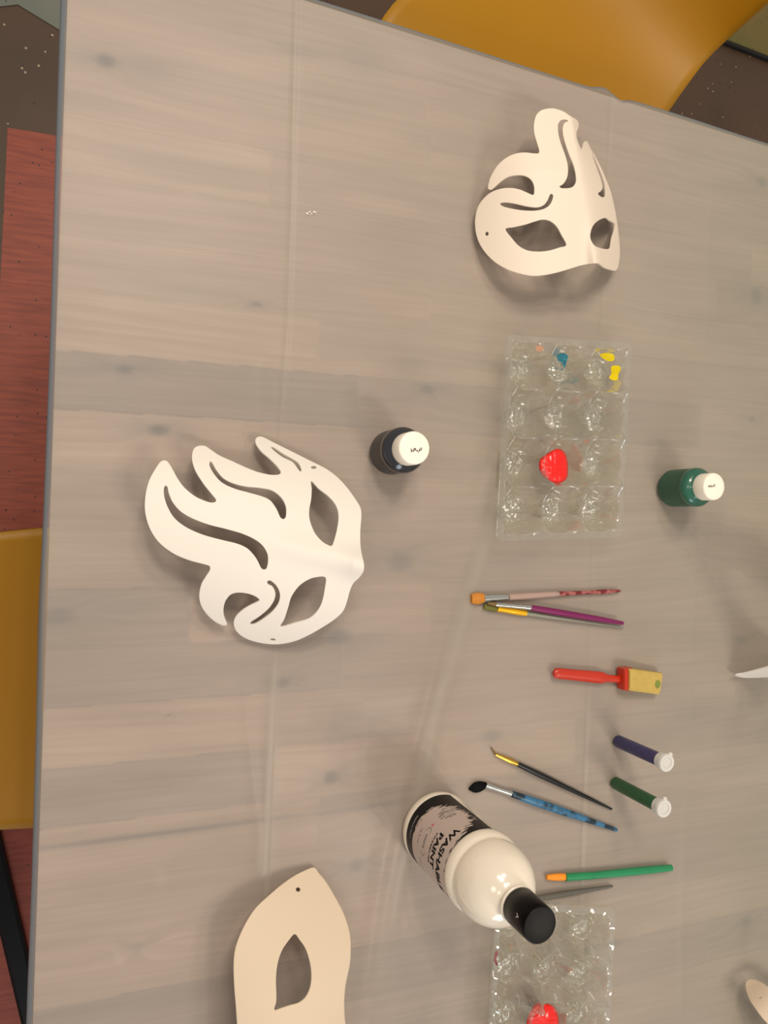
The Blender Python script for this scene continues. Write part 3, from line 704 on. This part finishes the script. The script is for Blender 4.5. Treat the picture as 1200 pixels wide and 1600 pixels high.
# ------------------------------------------------------------------ big white paint bottle
def big_bottle():
    p = un(677, 1289); R = .0352; z0 = ZT
    t = thing('paint_bottle', (p.x, p.y, z0), 'tall white bottle of washable paint with black cap and black printed label', 'paint bottle')
    prof = [(0, R * .82), (.001, R * .90), (.004, R * .975), (.008, R), (.0135, R), (.0145, R * .985), (.096, R * .985), (.097, R), (.101, R * 1.0), (.104, R * .985), (.1060, R * .955), (.1075, R * .915), (.1085, R * .912), (.110, R * .935), (.112, R * .950), (.114, R * .957)]
    import math as _m
    for k in range(1, 15):
        a = k / 15 * PI / 2 * .93; prof.append((.1155 + .0365 * _m.sin(a), R * .957 * _m.cos(a) ** .95))
    prof = [q for q in prof if q[1] > .0125] + [(.1515, .0122), (.160, .0120)]
    V, Fc = lathe(prof, (p.x, p.y, z0), seg=96); mesh_obj('body', V, Fc, M['white_bottle'], t)
    V, Fc = lathe([(0, .0135), (.0006, .0150), (.0022, .0152), (.003, .0146)], (p.x, p.y, z0 + .1535), seg=64); mesh_obj('neck_ring', V, Fc, M['white_bottle'], t)
    cp = [(0, .0138), (.001, .0146), (.0215, .0142), (.0285, .0139), (.0293, .0134), (.0296, .0128), (.0290, .0120), (.0290, .004)]
    seg = 64; V, Fc = lathe(cp, (p.x, p.y, z0 + .157), seg=seg)
    fm = [0 if i < 4 * seg else 1 for i in range((len(cp) - 1) * seg)] + [0, 1]
    cap = mesh_obj('cap', V, Fc, None, t, mats=[M['black_cap'], M['cap_top']], fmat=fm, angle=50)
    # label patch from azimuth a0 counter-clockwise, uv in mm
    a0 = math.radians(74); RL = R * .985 + .0003; lo, hi = .0145, .096; span = math.radians(215)
    def az(u_mm): return a0 + u_mm / 1000 / RL
    nA, nZ = 90, 6; V, Fc = [], []
    for i in range(nA + 1):
        for j in range(nZ + 1):
            a = a0 + span * i / nA; z = lo + (hi - lo) * j / nZ; V.append((p.x + RL * math.cos(a), p.y + RL * math.sin(a), z0 + z))
    for i in range(nA):
        for j in range(nZ): q = i * (nZ + 1) + j; Fc.append((q, q + nZ + 1, q + nZ + 2, q + 1))
    lb = mesh_obj('label', V, Fc, M['label'], t); uv = lb.data.uv_layers.new(name='label')
    for li, lp in enumerate(lb.data.loops):
        i, j = divmod(lp.vertex_index, nZ + 1); uv.data[li].uv = (span * i / nA * RL * 1000, (hi - lo) * j / nZ * 1000)
    def wrap(name, me_verts, faces, m, parent, rr=RL + .00025):
        W = [(p.x + rr * math.cos(az(x)), p.y + rr * math.sin(az(x)), z0 + lo + y / 1000) for x, y in me_verts]
        return mesh_obj(name, W, faces, m, parent, smooth=False)
    def text(s, x, y, size, m, width=None, name='lettering', bold=0, parent=lb, rr=RL + .00025):
        cu = bpy.data.curves.new(name, 'FONT'); cu.body = s; cu.size = size; cu.offset = bold; cu.resolution_u = 3
        ob = bpy.data.objects.new('tmp', cu); C.objects.link(ob); dg = bpy.context.evaluated_depsgraph_get(); dg.update()
        me = bpy.data.meshes.new_from_object(ob.evaluated_get(dg)); bpy.data.objects.remove(ob); bpy.data.curves.remove(cu)
        bm = bmesh.new(); bm.from_mesh(me)
        vs = [(v.co.x, v.co.y) for v in bm.verts]; fs = [[v.index for v in f.verts] for f in bm.faces]; bm.free(); bpy.data.meshes.remove(me)
        w = max(v[0] for v in vs); k = (width / w) if width else 1
        return wrap(name, [(x + v[0] * k, y + v[1]) for v in vs], fs, m, parent, rr)
    text('WASHABLE', TXT['W'][0], TXT['W'][1], TXT['W'][3], M['ink'], TXT['W'][2], bold=.3)
    text('PAINT', TXT['P'][0], TXT['P'][1], TXT['P'][3], M['ink'], TXT['P'][2], bold=.3)
    text('PREMIUM', TXT['M'][0], TXT['M'][1], TXT['M'][3], M['ink'], TXT['M'][2], bold=.02)
    text('WHITE', TXT['H'][0], TXT['H'][1], TXT['H'][3], M['ink_grey'], TXT['H'][2], bold=.04)
    text('16 fl oz', TXT['O'][0], TXT['O'][1], TXT['O'][3], M['ink_grey'], TXT['O'][2])
    text('PREMIUM PAINT', TXT['B'][0], TXT['B'][1], TXT['B'][3], M['ink_pale'], TXT['B'][2])
    text('NON-TOXIC', TXT['N'][0], TXT['N'][1], TXT['N'][3], M['ink_grey'], TXT['N'][2])
    # pill outline round the colour name
    x0, x1, yc, h = TXT['pill']; ring = []
    for k in range(24):
        a = 2 * PI * k / 24; cx = x1 - h if math.cos(a) > 0 else x0 + h; ring.append((cx, yc, math.cos(a), math.sin(a)))
    V2 = [(c[0] + h * c[2], c[1] + h * c[3]) for c in ring] + [(c[0] + (h - .35) * c[2], c[1] + (h - .35) * c[3]) for c in ring]
    wrap('pill_outline', V2, [(k, (k + 1) % 24, 24 + (k + 1) % 24, 24 + k) for k in range(24)], M['ink_grey'], lb)
    # pink heart-like mark
    hx, hy = TXT['heart']; V3 = [(hx, hy - 1.6), (hx + 1.5, hy + .2), (hx + 1.2, hy + 1.3), (hx + .4, hy + 1.3), (hx, hy + .6), (hx - .4, hy + 1.3), (hx - 1.2, hy + 1.3), (hx - 1.5, hy + .2)]
    wrap('pink_mark', V3, [tuple(range(8))], M['ink_pink'], lb)
    # arrow-like emblem on the cap side
    r_ = .0148; a_ = math.radians(TXT['emb'][0]); zz = TXT['emb'][1]
    pts = [(-2, -1.6), (-.9, -1.2), (0, .4), (.9, -1.2), (2.0, -1.6), (0, 2.4)]
    W = [(p.x + r_ * math.cos(a_ + x / 1000 / r_), p.y + r_ * math.sin(a_ + x / 1000 / r_), z0 + zz + y / 1000) for x, y in pts]
    mesh_obj('emblem', W, [(0, 1, 2, 5), (2, 3, 4, 5)], M['ink_pale'], cap, smooth=False)
def cylhit(px, py, base=(677, 1289), R=.0347):
    c = un(*base); d = ray(px, py); ox, oy = -c.x, -c.y
    a = d[0] ** 2 + d[1] ** 2; b = 2 * (ox * d[0] + oy * d[1]); cc_ = ox * ox + oy * oy - R * R
    q = b * b - 4 * a * cc_
    if q < 0: return None
    t = (-b - math.sqrt(q)) / (2 * a); x, y, z = ox + t * d[0], oy + t * d[1], HC + t * d[2]
    return math.degrees(math.atan2(y, x)) % 360, z - ZT
TXT = {'W': (26, 65.4, 58, 10), 'P': (37.5, 54.0, 31, 9.0), 'M': (40, 49.2, 26, 3.4), 'H': (47, 36, 12.5, 4), 'O': (46, 25, 13.5, 3), 'B': (41, 7.6, 21, 3.2), 'N': (72, 29, 16, 3),
       'pill': (41, 66, 37.4, 3.8), 'heart': (38.2, 37), 'emb': (161, .177)}
big_bottle()

# ------------------------------------------------------------------ egg trays
def tray(c00, c10, c03, cols, rows, label, paints, rim=.036, group='clear plastic egg trays'):
    """c00: photo point of the first cup's floor; c10 last cup along the columns; c03 last cup along the rows"""
    zb = ZT + .003
    o0, e1, e2 = un(*c00, zb), un(*c10, zb), un(*c03, zb)
    ux = (e1 - o0) / (cols - 1); uy = (e2 - o0) / (rows - 1); ux.z = uy.z = 0
    px_, py_ = ux.length, uy.length; r0, r1 = .0120, .0295
    def zf(i, j):        # fractional cup coordinates
        ic, jc = min(max(round(i), 0), cols - 1), min(max(round(j), 0), rows - 1)
        dx, dy = (i - ic) * px_, (j - jc) * py_; u = math.hypot(dx, dy); th = math.atan2(dy, dx)
        rr0 = r0 * (1 + .04 * math.cos(8 * th)); s = min(1, max(0, (u - rr0) / (r1 - rr0)))
        z = rim * (s ** .78 if s < 1 else 1)
        if s >= 1: z = rim
        edge = max(max(-.5 - i, i - (cols - .5)) * px_, max(-.5 - j, j - (rows - .5)) * py_)
        if edge > -.004:
            k = min(1, max(0, (edge + .004) / .003)); k = k * k * (3 - 2 * k); zr = rim - .009; z = z * (1 - k) + zr * k
            if edge > .0045: z = zr - min(.004, (edge - .0045) * 2)
        if u < r0 * 1.15:      # moulded floor: a raised button with a dimpled ring round it
            z += .0022 * max(0, 1 - (u / .0052) ** 2) + .0013 * math.sin(min(1, max(0, (u - .0045) / .0075)) * PI) * (1 + math.cos(7 * th + ic + jc)) 
        z += .0030 * math.exp(-((u - rr0 * 1.04) / .0013) ** 2)
        if 0 < s < .95: z += .0009 * math.cos(8 * th) * math.sin(PI * s)
        # studs where four cups meet
        fi, fj = i - math.floor(i) - .5, j - math.floor(j) - .5
        if 0 < i < cols - 1 and 0 < j < rows - 1:
            q = math.hypot(fi * px_, fj * py_); z += .008 * max(0, 1 - (q / .008) ** 2) ** 2 if q < .008 else 0
        return max(z, 0)
    ctr = o0 + ux * (cols - 1) / 2 + uy * (rows - 1) / 2
    t = thing('egg_tray', (ctr.x, ctr.y, ZT), label, 'egg tray', group)
    mi, mj = .5 + .0065 / px_, .5 + .0065 / py_; ni, nj = int((cols - 1 + 2 * mi) * 64), int((rows - 1 + 2 * mj) * 64)
    V, Fc = [], []
    for b in range(nj + 1):
        for a in range(ni + 1):
            i = -mi + (cols - 1 + 2 * mi) * a / ni; j = -mj + (rows - 1 + 2 * mj) * b / nj
            # round the outer corners
            ci, cj = max(abs(i - (cols - 1) / 2) - ((cols - 1) / 2 + mi - .3), 0) / .3, max(abs(j - (rows - 1) / 2) - ((rows - 1) / 2 + mj - .3), 0) / .3
            if ci > 0 and cj > 0:
                l = math.hypot(ci, cj); f = max(ci, cj) / l
                si, sj = (1 if i > 0 else -1), (1 if j > 0 else -1)
                i -= si * ci * (1 - f) * .3; j -= sj * cj * (1 - f) * .3
            P = o0 + ux * i + uy * j; V.append((P.x, P.y, ZT + .0008 + zf(i, j)))
    for b in range(nj):
        for a in range(ni): q = b * (ni + 1) + a; Fc.append((q, q + 1, q + ni + 2, q + ni + 1))
    fmt = []
    for b in range(nj):
        for a in range(ni):
            i = -mi + (cols - 1 + 2 * mi) * (a + .5) / ni; j = -mj + (rows - 1 + 2 * mj) * (b + .5) / nj
            ic, jc = min(max(round(i), 0), cols - 1), min(max(round(j), 0), rows - 1)
            fmt.append(1 if math.hypot((i - ic) * px_, (j - jc) * py_) < r0 * 1.12 else 0)
    sh = mesh_obj('tray_sheet', V, Fc, None, t, mats=[M['clear'], M['clear_floor']], fmat=fmt)
    for pl in sh.data.polygons:
        pl.use_smooth = True
    det = ux.x * uy.y - ux.y * uy.x
    def frac(x, y):
        dx, dy = x - o0.x, y - o0.y; return (dx * uy.y - dy * uy.x) / det, (ux.x * dy - ux.y * dx) / det
    def hit(px, py):
        d = ray(px, py); d = d / -d[2]; z = HC - (ZT + .06)
        while z < HC - ZT - .0008:
            x, y, h = d[0] * z, d[1] * z, HC - z; i, j = frac(x, y)
            if h <= ZT + .0012 + zf(i, j): return Vector((x, y, h + .0006))
            z += .0002
        return Vector((d[0] * z, d[1] * z, ZT + .002))
    for (nm, lab, pts, m, dome) in paints:
        O = catmull(pts, 1.5); cx = sum(p[0] for p in O) / len(O); cy = sum(p[1] for p in O) / len(O)
        if dome:      # a pool of paint filling the cup: rises from the wall to a lumpy top
            V, Fc = [], []; n = len(O); R_ = 7
            zt = dome
            for k in range(R_ + 1):
                s = 1 - k / R_
                for (x, y) in O:
                    q = un(cx + (x - cx) * s, cy + (y - cy) * s, ZT + zt + .0045 * math.sqrt(1 - s * s * .98) + .0010 * (math.sin(cx + (x - cx) * s * .9) + math.cos((y - cy) * s * .8)) * s * (1 - s) * 2)
                    V.append(q)
            # skirt down into the cup
            sk = len(V); ctr_c = un(cx, cy, ZT + zt)
            for (x, y) in O:
                q = un(x, y, ZT + zt); q2 = ctr_c + (q - ctr_c) * .55; i_, j_ = frac(q2.x, q2.y); V.append((q2.x, q2.y, ZT + .002 + min(zt - .004, zf(i_, j_))))
            for k in range(R_):
                for a in range(n): Fc.append((k * n + a, k * n + (a + 1) % n, (k + 1) * n + (a + 1) % n, (k + 1) * n + a))
            for a in range(n): Fc.append((sk + a, sk + (a + 1) % n, (a + 1) % n, a))
            ob = mesh_obj(nm, V, Fc, m, t)
        else:
            V = [hit(cx, cy)]; n = len(O)
            for s in (.34, .67, 1): V += [hit(cx + (x - cx) * s, cy + (y - cy) * s) for x, y in O]
            Fc = [(0, 1 + a, 1 + (a + 1) % n) for a in range(n)]
            for k in range(2):
                for a in range(n): Fc.append((1 + k * n + a, 1 + (k + 1) * n + a, 1 + (k + 1) * n + (a + 1) % n, 1 + k * n + (a + 1) % n))
            ob = mesh_obj(nm, V, Fc, m, t)
        ob['label'] = lab
    return t
def cr(pts, org, sc): return [(org[0] + x / sc, org[1] + y / sc) for x, y in pts]
oA, sA = (750, 510), 4.615
tray((808.5, 577), (927.7, 583.7), (796.6, 799), 3, 4, 'clear plastic egg tray with red and yellow paint, above the fan of brushes',
     [('paint_pool', 'bright red paint pool', cr([(545,885),(590,890),(620,930),(635,1010),(628,1090),(590,1125),(530,1128),(480,1100),(440,1060),(425,1000),(440,950),(490,915)], oA, sA), M['red_paint'], .022),
      ('paint_smear', 'upper yellow paint smear', cr([(862,205),(900,193),(950,197),(968,220),(960,248),(925,252),(885,232)], oA, sA), M['yellow_paint'], 0),
      ('paint_smear', 'lower yellow paint smear', cr([(945,290),(1000,285),(1012,310),(995,345),(990,385),(955,388),(928,370),(945,340)], oA, sA), M['yellow_paint'], 0),
      ('paint_smear', 'thin blue paint smear', cr([(555,205),(600,195),(632,215),(625,245),(605,300),(590,265),(560,245)], oA, sA), M['blue_paint'], 0),
      ('paint_smear', 'small peach paint dab', cr([(400,145),(440,140),(455,165),(435,182),(405,175)], oA, sA), M['peach_paint'], 0)])
oB, sB = (740, 1380), 4.615
tray((790, 1436), (904, 1442), (779, 1652), 3, 4, 'clear plastic egg tray with red paint partly behind the black cap of the white bottle',
     [('paint_pool', 'bright red paint pool', cr([(450,880),(520,870),(575,890),(610,960),(612,1050),(580,1110),(500,1130),(430,1100),(385,1040),(395,950)], oB, sB), M['red_paint'], .020),
      ('paint_smear', 'thin dark red paint line', cr([(160,490),(178,496),(166,525),(160,560),(172,592),(160,590),(148,555),(150,515)], oB, sB), M['dark_red_paint'], 0)])

# ------------------------------------------------------------------ brushes
def brush(label, segs, z=None, group='paint brushes lying on the table'):
    """segs: (part name, start px, end px, radii list along it, material, flatness)"""
    a = un(*segs[0][1], ZT + .003); t = thing('paint_brush', (a.x, a.y, ZT), label, 'paint brush', group)
    k = 1
    for (nm, p0, p1, radii, m, flat) in segs:
        rmax = max(radii) * flat
        zc0 = ZT + max(radii[0] * flat, .0006) + .0002 if z is None else z[0]; zc1 = ZT + max(radii[-1] * flat, .0006) + .0002 if z is None else z[1]
        q0, q1 = un(*p0, ZT + .003), un(*p1, ZT + .003); q0.z, q1.z = (zc0, zc1) if z is None else (zc0, zc0)
        ax = q1 - q0; L_ = ax.length; n = len(radii)
        prof = [(L_ * i / (n - 1), r) for i, r in enumerate(radii)]
        prof = catmull(prof, L_ / 24, closed=False) if n > 2 else prof
        V, Fc = lathe([(a_, max(b_, .0002)) for a_, b_ in prof], q0, ax, seg=20, flat=flat)
        mesh_obj(nm, V, Fc, m, t, angle=50)
    return t
mm = .001
brush('clear-handled paint brush with orange bristles and a maroon-stained end, uppermost of the crossed brushes',
      [('bristles', (736.5, 935.5), (757, 935), [4.5*mm, 5.8*mm, 5.6*mm, 4.2*mm], M['orange_bristle'], .55),
       ('ferrule', (756, 935), (796, 933), [4.0*mm, 3.6*mm, 3.0*mm], M['silver'], .7),
       ('handle', (795, 933), (873, 928), [3.0*mm, 3.3*mm, 2.9*mm, 2.6*mm], M['clear_handle'], 1),
       ('handle_end', (872, 928), (970, 923.5), [2.6*mm, 2.2*mm, 2.0*mm, 2.4*mm, 1.4*mm], M['maroon_handle'], 1)])
brush('paint brush with yellow ferrule and thin grey handle beneath the purple brush',
      [('bristles', (757, 948), (778, 951), [2.4*mm, 3.6*mm, 3.4*mm], M['olive_bristle'], .6),
       ('ferrule', (777, 951), (822, 958.5), [3.0*mm, 2.9*mm, 3.1*mm, 2.9*mm], M['yellow_ferrule'], .9),
       ('handle', (821, 958.5), (977, 980.5), [2.2*mm, 2.2*mm, 1.6*mm, 1.0*mm], M['grey_handle'], 1)])
brush('purple-handled paint brush with silver ferrule crossing the yellow ferrule brush',
      [('bristles', (760, 942), (773, 944), [1.0*mm, 2.0*mm], M['tan_bristle'], .6),
       ('ferrule', (772, 944), (827, 949), [2.3*mm, 2.4*mm, 2.9*mm], M['silver'], .9),
       ('handle', (826, 949), (970, 973), [2.9*mm, 3.4*mm, 3.2*mm, 3.0*mm, 2.0*mm], M['purple'], 1)], z=(ZT + .0062, ZT + .004))
brush('thin black-handled paint brush with gold ferrule, uppermost of the pair above the white bottle',
      [('bristles', (769, 1168), (776, 1180), [.5*mm, 1.2*mm], M['tan_bristle'], 1),
       ('ferrule', (775, 1179), (809, 1194), [1.4*mm, 2.2*mm, 2.8*mm, 2.5*mm], M['gold'], 1),
       ('handle', (808, 1193.5), (957, 1265), [2.6*mm, 3.1*mm, 2.6*mm, 2.0*mm, 1.2*mm], M['black_handle'], 1)])
brush('blue-handled paint brush with fanned black bristles just above the white bottle',
      [('bristles', (734, 1234), (760, 1227.5), [1.0*mm, 5.0*mm, 5.2*mm, 3.2*mm], M['black_bristle'], .45),
       ('ferrule', (759, 1227), (801, 1241), [3.0*mm, 2.8*mm, 3.0*mm], M['silver'], .8),
       ('handle', (800, 1240.5), (964, 1297), [3.3*mm, 4.3*mm, 3.9*mm, 3.0*mm, 2.0*mm], M['blue_handle'], 1)])
brush('green-handled paint brush with orange bristles right of the white bottle',
      [('bristles', (855, 1371.5), (884, 1370.5), [2.4*mm, 3.6*mm, 3.6*mm], M['bright_orange'], .7),
       ('ferrule', (883, 1370.5), (925, 1367.5), [3.8*mm, 3.9*mm, 3.8*mm], M['green_handle'], .9),
       ('handle', (924, 1367.5), (1048, 1355.5), [3.6*mm, 3.9*mm, 4.0*mm, 3.4*mm], M['green_handle'], 1)])
brush('thin dark grey brush handle sticking out behind the white bottle above the lower egg tray',
      [('ferrule', (800, 1412), (838, 1404), [2.2*mm, 2.6*mm], M['silver'], 1),
       ('handle', (837, 1404), (958, 1385.5), [2.6*mm, 3.0*mm, 2.2*mm, 1.4*mm], M['dark_grey_handle'], 1)])

def foam_brush():
    a = un(866, 1052); t = thing('foam_brush', (a.x, a.y, ZT), 'foam brush with orange-red plastic handle and paint-stained yellow foam head', 'foam brush')
    z = ZT
    def wp(px, py, zz=.004): return un(px, py, ZT + zz)
    q0, q1 = wp(865, 1051.5, .005), wp(982, 1063, .005); ax = q1 - q0; L_ = ax.length
    prof = [(0, .0030), (.02 * L_, .0050), (.05 * L_, .0056), (.3 * L_, .0058), (.55 * L_, .0062), (.64 * L_, .0060), (.72 * L_, .0040), (.85 * L_, .0040), (L_, .0050)]
    V, Fc = lathe(catmull(prof, L_ / 40, closed=False), q0, ax, seg=24, flat=.62); mesh_obj('handle', V, Fc, M['red_plastic'], t, angle=50)
    hd = [wp(976, 1079, .014), wp(976, 1046, .014), wp(989, 1044, .014), wp(987, 1081, .014)]
    hd = [(hd[0].x, hd[0].y), (hd[3].x, hd[3].y), (hd[2].x, hd[2].y), (hd[1].x, hd[1].y)]
    V, Fc = bevelled_prism(hd, ZT + .0002, ZT + .014, .0018); mesh_obj('foam_holder', V, Fc, M['red_plastic'], t, smooth=False)
    fm = [wp(986, 1046, .018), wp(985.5, 1080, .018), wp(1034, 1086, .010), wp(1040, 1053, .010)]
    # wedge of foam: full height at the holder, chisel at the tip
    nu, nv = 14, 10; V, Fc = [], []
    for side in (1, 0):
        for i in range(nu + 1):
            for j in range(nv + 1):
                u, v = i / nu, j / nv
                p = (fm[0] * (1 - u) + fm[3] * u) * (1 - v) + (fm[1] * (1 - u) + fm[2] * u) * v
                h = (.0165 - .008 * max(0, u - .15)) * (1 - .12 * (2 * v - 1) ** 6) - (.004 if u > .97 else 0); V.append((p.x, p.y, ZT + (h if side else .0003)))
    n1 = (nu + 1) * (nv + 1)
    for i in range(nu):
        for j in range(nv):
            q = i * (nv + 1) + j; Fc.append((q, q + 1, q + nv + 2, q + nv + 1)); Fc.append((n1 + q, n1 + q + nv + 1, n1 + q + nv + 2, n1 + q + 1))
    rg = [j for j in range(nv + 1)] + [i * (nv + 1) + nv for i in range(1, nu + 1)] + [nu * (nv + 1) + j for j in range(nv - 1, -1, -1)] + [i * (nv + 1) for i in range(nu - 1, 0, -1)]
    for k in range(len(rg)): a_, b_ = rg[k], rg[(k + 1) % len(rg)]; Fc.append((b_, a_, n1 + a_, n1 + b_))
    bm = bmesh.new(); me = bpy.data.meshes.new('tmp'); me.from_pydata([tuple(v) for v in V], [], Fc); bm.from_mesh(me); bmesh.ops.recalc_face_normals(bm, faces=bm.faces); bm.to_mesh(me); bm.free()
    V = [v.co.copy() for v in me.vertices]; Fc = [tuple(p.vertices) for p in me.polygons]
    f = mesh_obj('foam_head', V, Fc, M['foam'], t, angle=35)
    st = [un(x, y, ZT + .0125) for x, y in catmull([(1024, 1066), (1030, 1063), (1033, 1069), (1029, 1076), (1024, 1072)], 2)]
    mesh_obj('stain', [(p.x, p.y, ZT + .0118) for p in st], [tuple(range(len(st)))], M['foam_stain'], f, smooth=False)
foam_brush()

# ------------------------------------------------------------------ glitter tubes
def glitter(base, top, label, m, nub):
    p = un(*base); t = thing('glitter_tube', (p.x, p.y, ZT), label, 'glitter tube', 'glitter tubes with frosted caps')
    q = un(*top, ZT + .078); ax = Vector((q.x - p.x, q.y - p.y, .078)).normalized()
    ax = Vector((ax.x * .5, ax.y * .5, ax.z)).normalized()
    H = .066
    V, Fc = lathe([(0, .0052), (.0008, .0062), (.002, .0067), (H, .0067)], (p.x, p.y, ZT), seg=40); mesh_obj('tube', V, Fc, m, t, angle=50)
    V, Fc = lathe([(0, .0070), (.0005, .0078), (.006, .0080), (.0065, .0088), (.0095, .0088), (.0102, .0083), (.0102, .0055), (.0092, .0050), (.0092, .002)], (p.x, p.y, ZT + H - .001), seg=48)
    c = mesh_obj('cap', V, Fc, M['frost'], t, angle=40)
    w = math.radians(nub); cx, cy = p.x + .0088 * math.cos(w), p.y + .0088 * math.sin(w)
    V, Fc = lathe([(0, .0020), (.0005, .0025), (.0022, .0025), (.0028, .0019)], (cx, cy, ZT + H + .006), seg=16); mesh_obj('thumb_tab', V, Fc, M['frost'], c, angle=50)
glitter((963, 1157), (1048, 1193), 'navy blue glitter tube with frosted cap, upper of the two glitter tubes', M['navy'], 55)
glitter((959, 1222), (1038, 1264), 'dark green glitter tube with frosted cap, lower of the two glitter tubes', M['dgreen'], 80)

# ------------------------------------------------------------------ dried paint flecks
V, Fc = [], []
for (x, y, r) in [(480, 333, 1.6), (484, 331, 1.3), (487, 334, 1.1), (491, 331, 1.5), (494, 332, 1.0), (483, 335, .8)]:
    a = len(V); pts = [un(x + r * math.cos(k) * (1 + .3 * math.sin(k * 2 + x)), y + r * .8 * math.sin(k), ZT + .0004) for k in np.linspace(0, 2 * PI, 9, endpoint=False)]
    V += pts + [un(x, y, ZT + .0009)]; Fc += [(a + k, a + (k + 1) % 9, a + 9) for k in range(9)]
o = from_origin('paint_splatter', V, Fc, M['white_paint']); tag(o, 'tiny white dried paint splatter on the cover near the first fold', 'paint splatter', kind='stuff')

# ------------------------------------------------------------------ light
def area(name, loc, target, size, power, col, shape='DISK', size_y=None):
    l = bpy.data.lights.new(name, 'AREA'); l.shape = shape; l.size = size; l.energy = power; l.color = col
    if size_y: l.size_y = size_y
    o = bpy.data.objects.new(name, l); C.objects.link(o); o.location = loc
    o.rotation_euler = (Vector(target) - Vector(loc)).to_track_quat('-Z', 'Y').to_euler(); return o
T0 = (.3, 0, .74)
for i, (x, y, e) in enumerate([(-.15, 1.15, 8.), (.38, 1.25, 8.), (.10, .80, 8.), (.75, -1.0, 6.), (1.15, -1.15, 6.)]):
    for k in range(4):      # each ceiling fitting carries four bulbs
        a = k * PI / 2 + i * .5
        area('ceiling_lamp', (x + .11 * math.cos(a), y + .11 * math.sin(a), 2.45), T0, .05, e / 4, (1, .895, .77))
area('ceiling_lamp', (-.9, .1, 2.6), T0, .5, 4, (1, .90, .80))
area('window_light', (.2, -3.2, 1.9), (.3, -.1, .74), 1.0, 22, (.78, .88, 1), 'RECTANGLE', 1.2)
W = bpy.data.worlds.new('room_ambience'); S.world = W; W.use_nodes = True
bg = W.node_tree.nodes['Background']; bg.inputs[0].default_value = (1.0, .93, .86, 1); bg.inputs[1].default_value = .49
S.view_settings.view_transform = 'Standard'; S.view_settings.look = 'None'
S.view_settings.exposure = 0; S.view_settings.gamma = 1
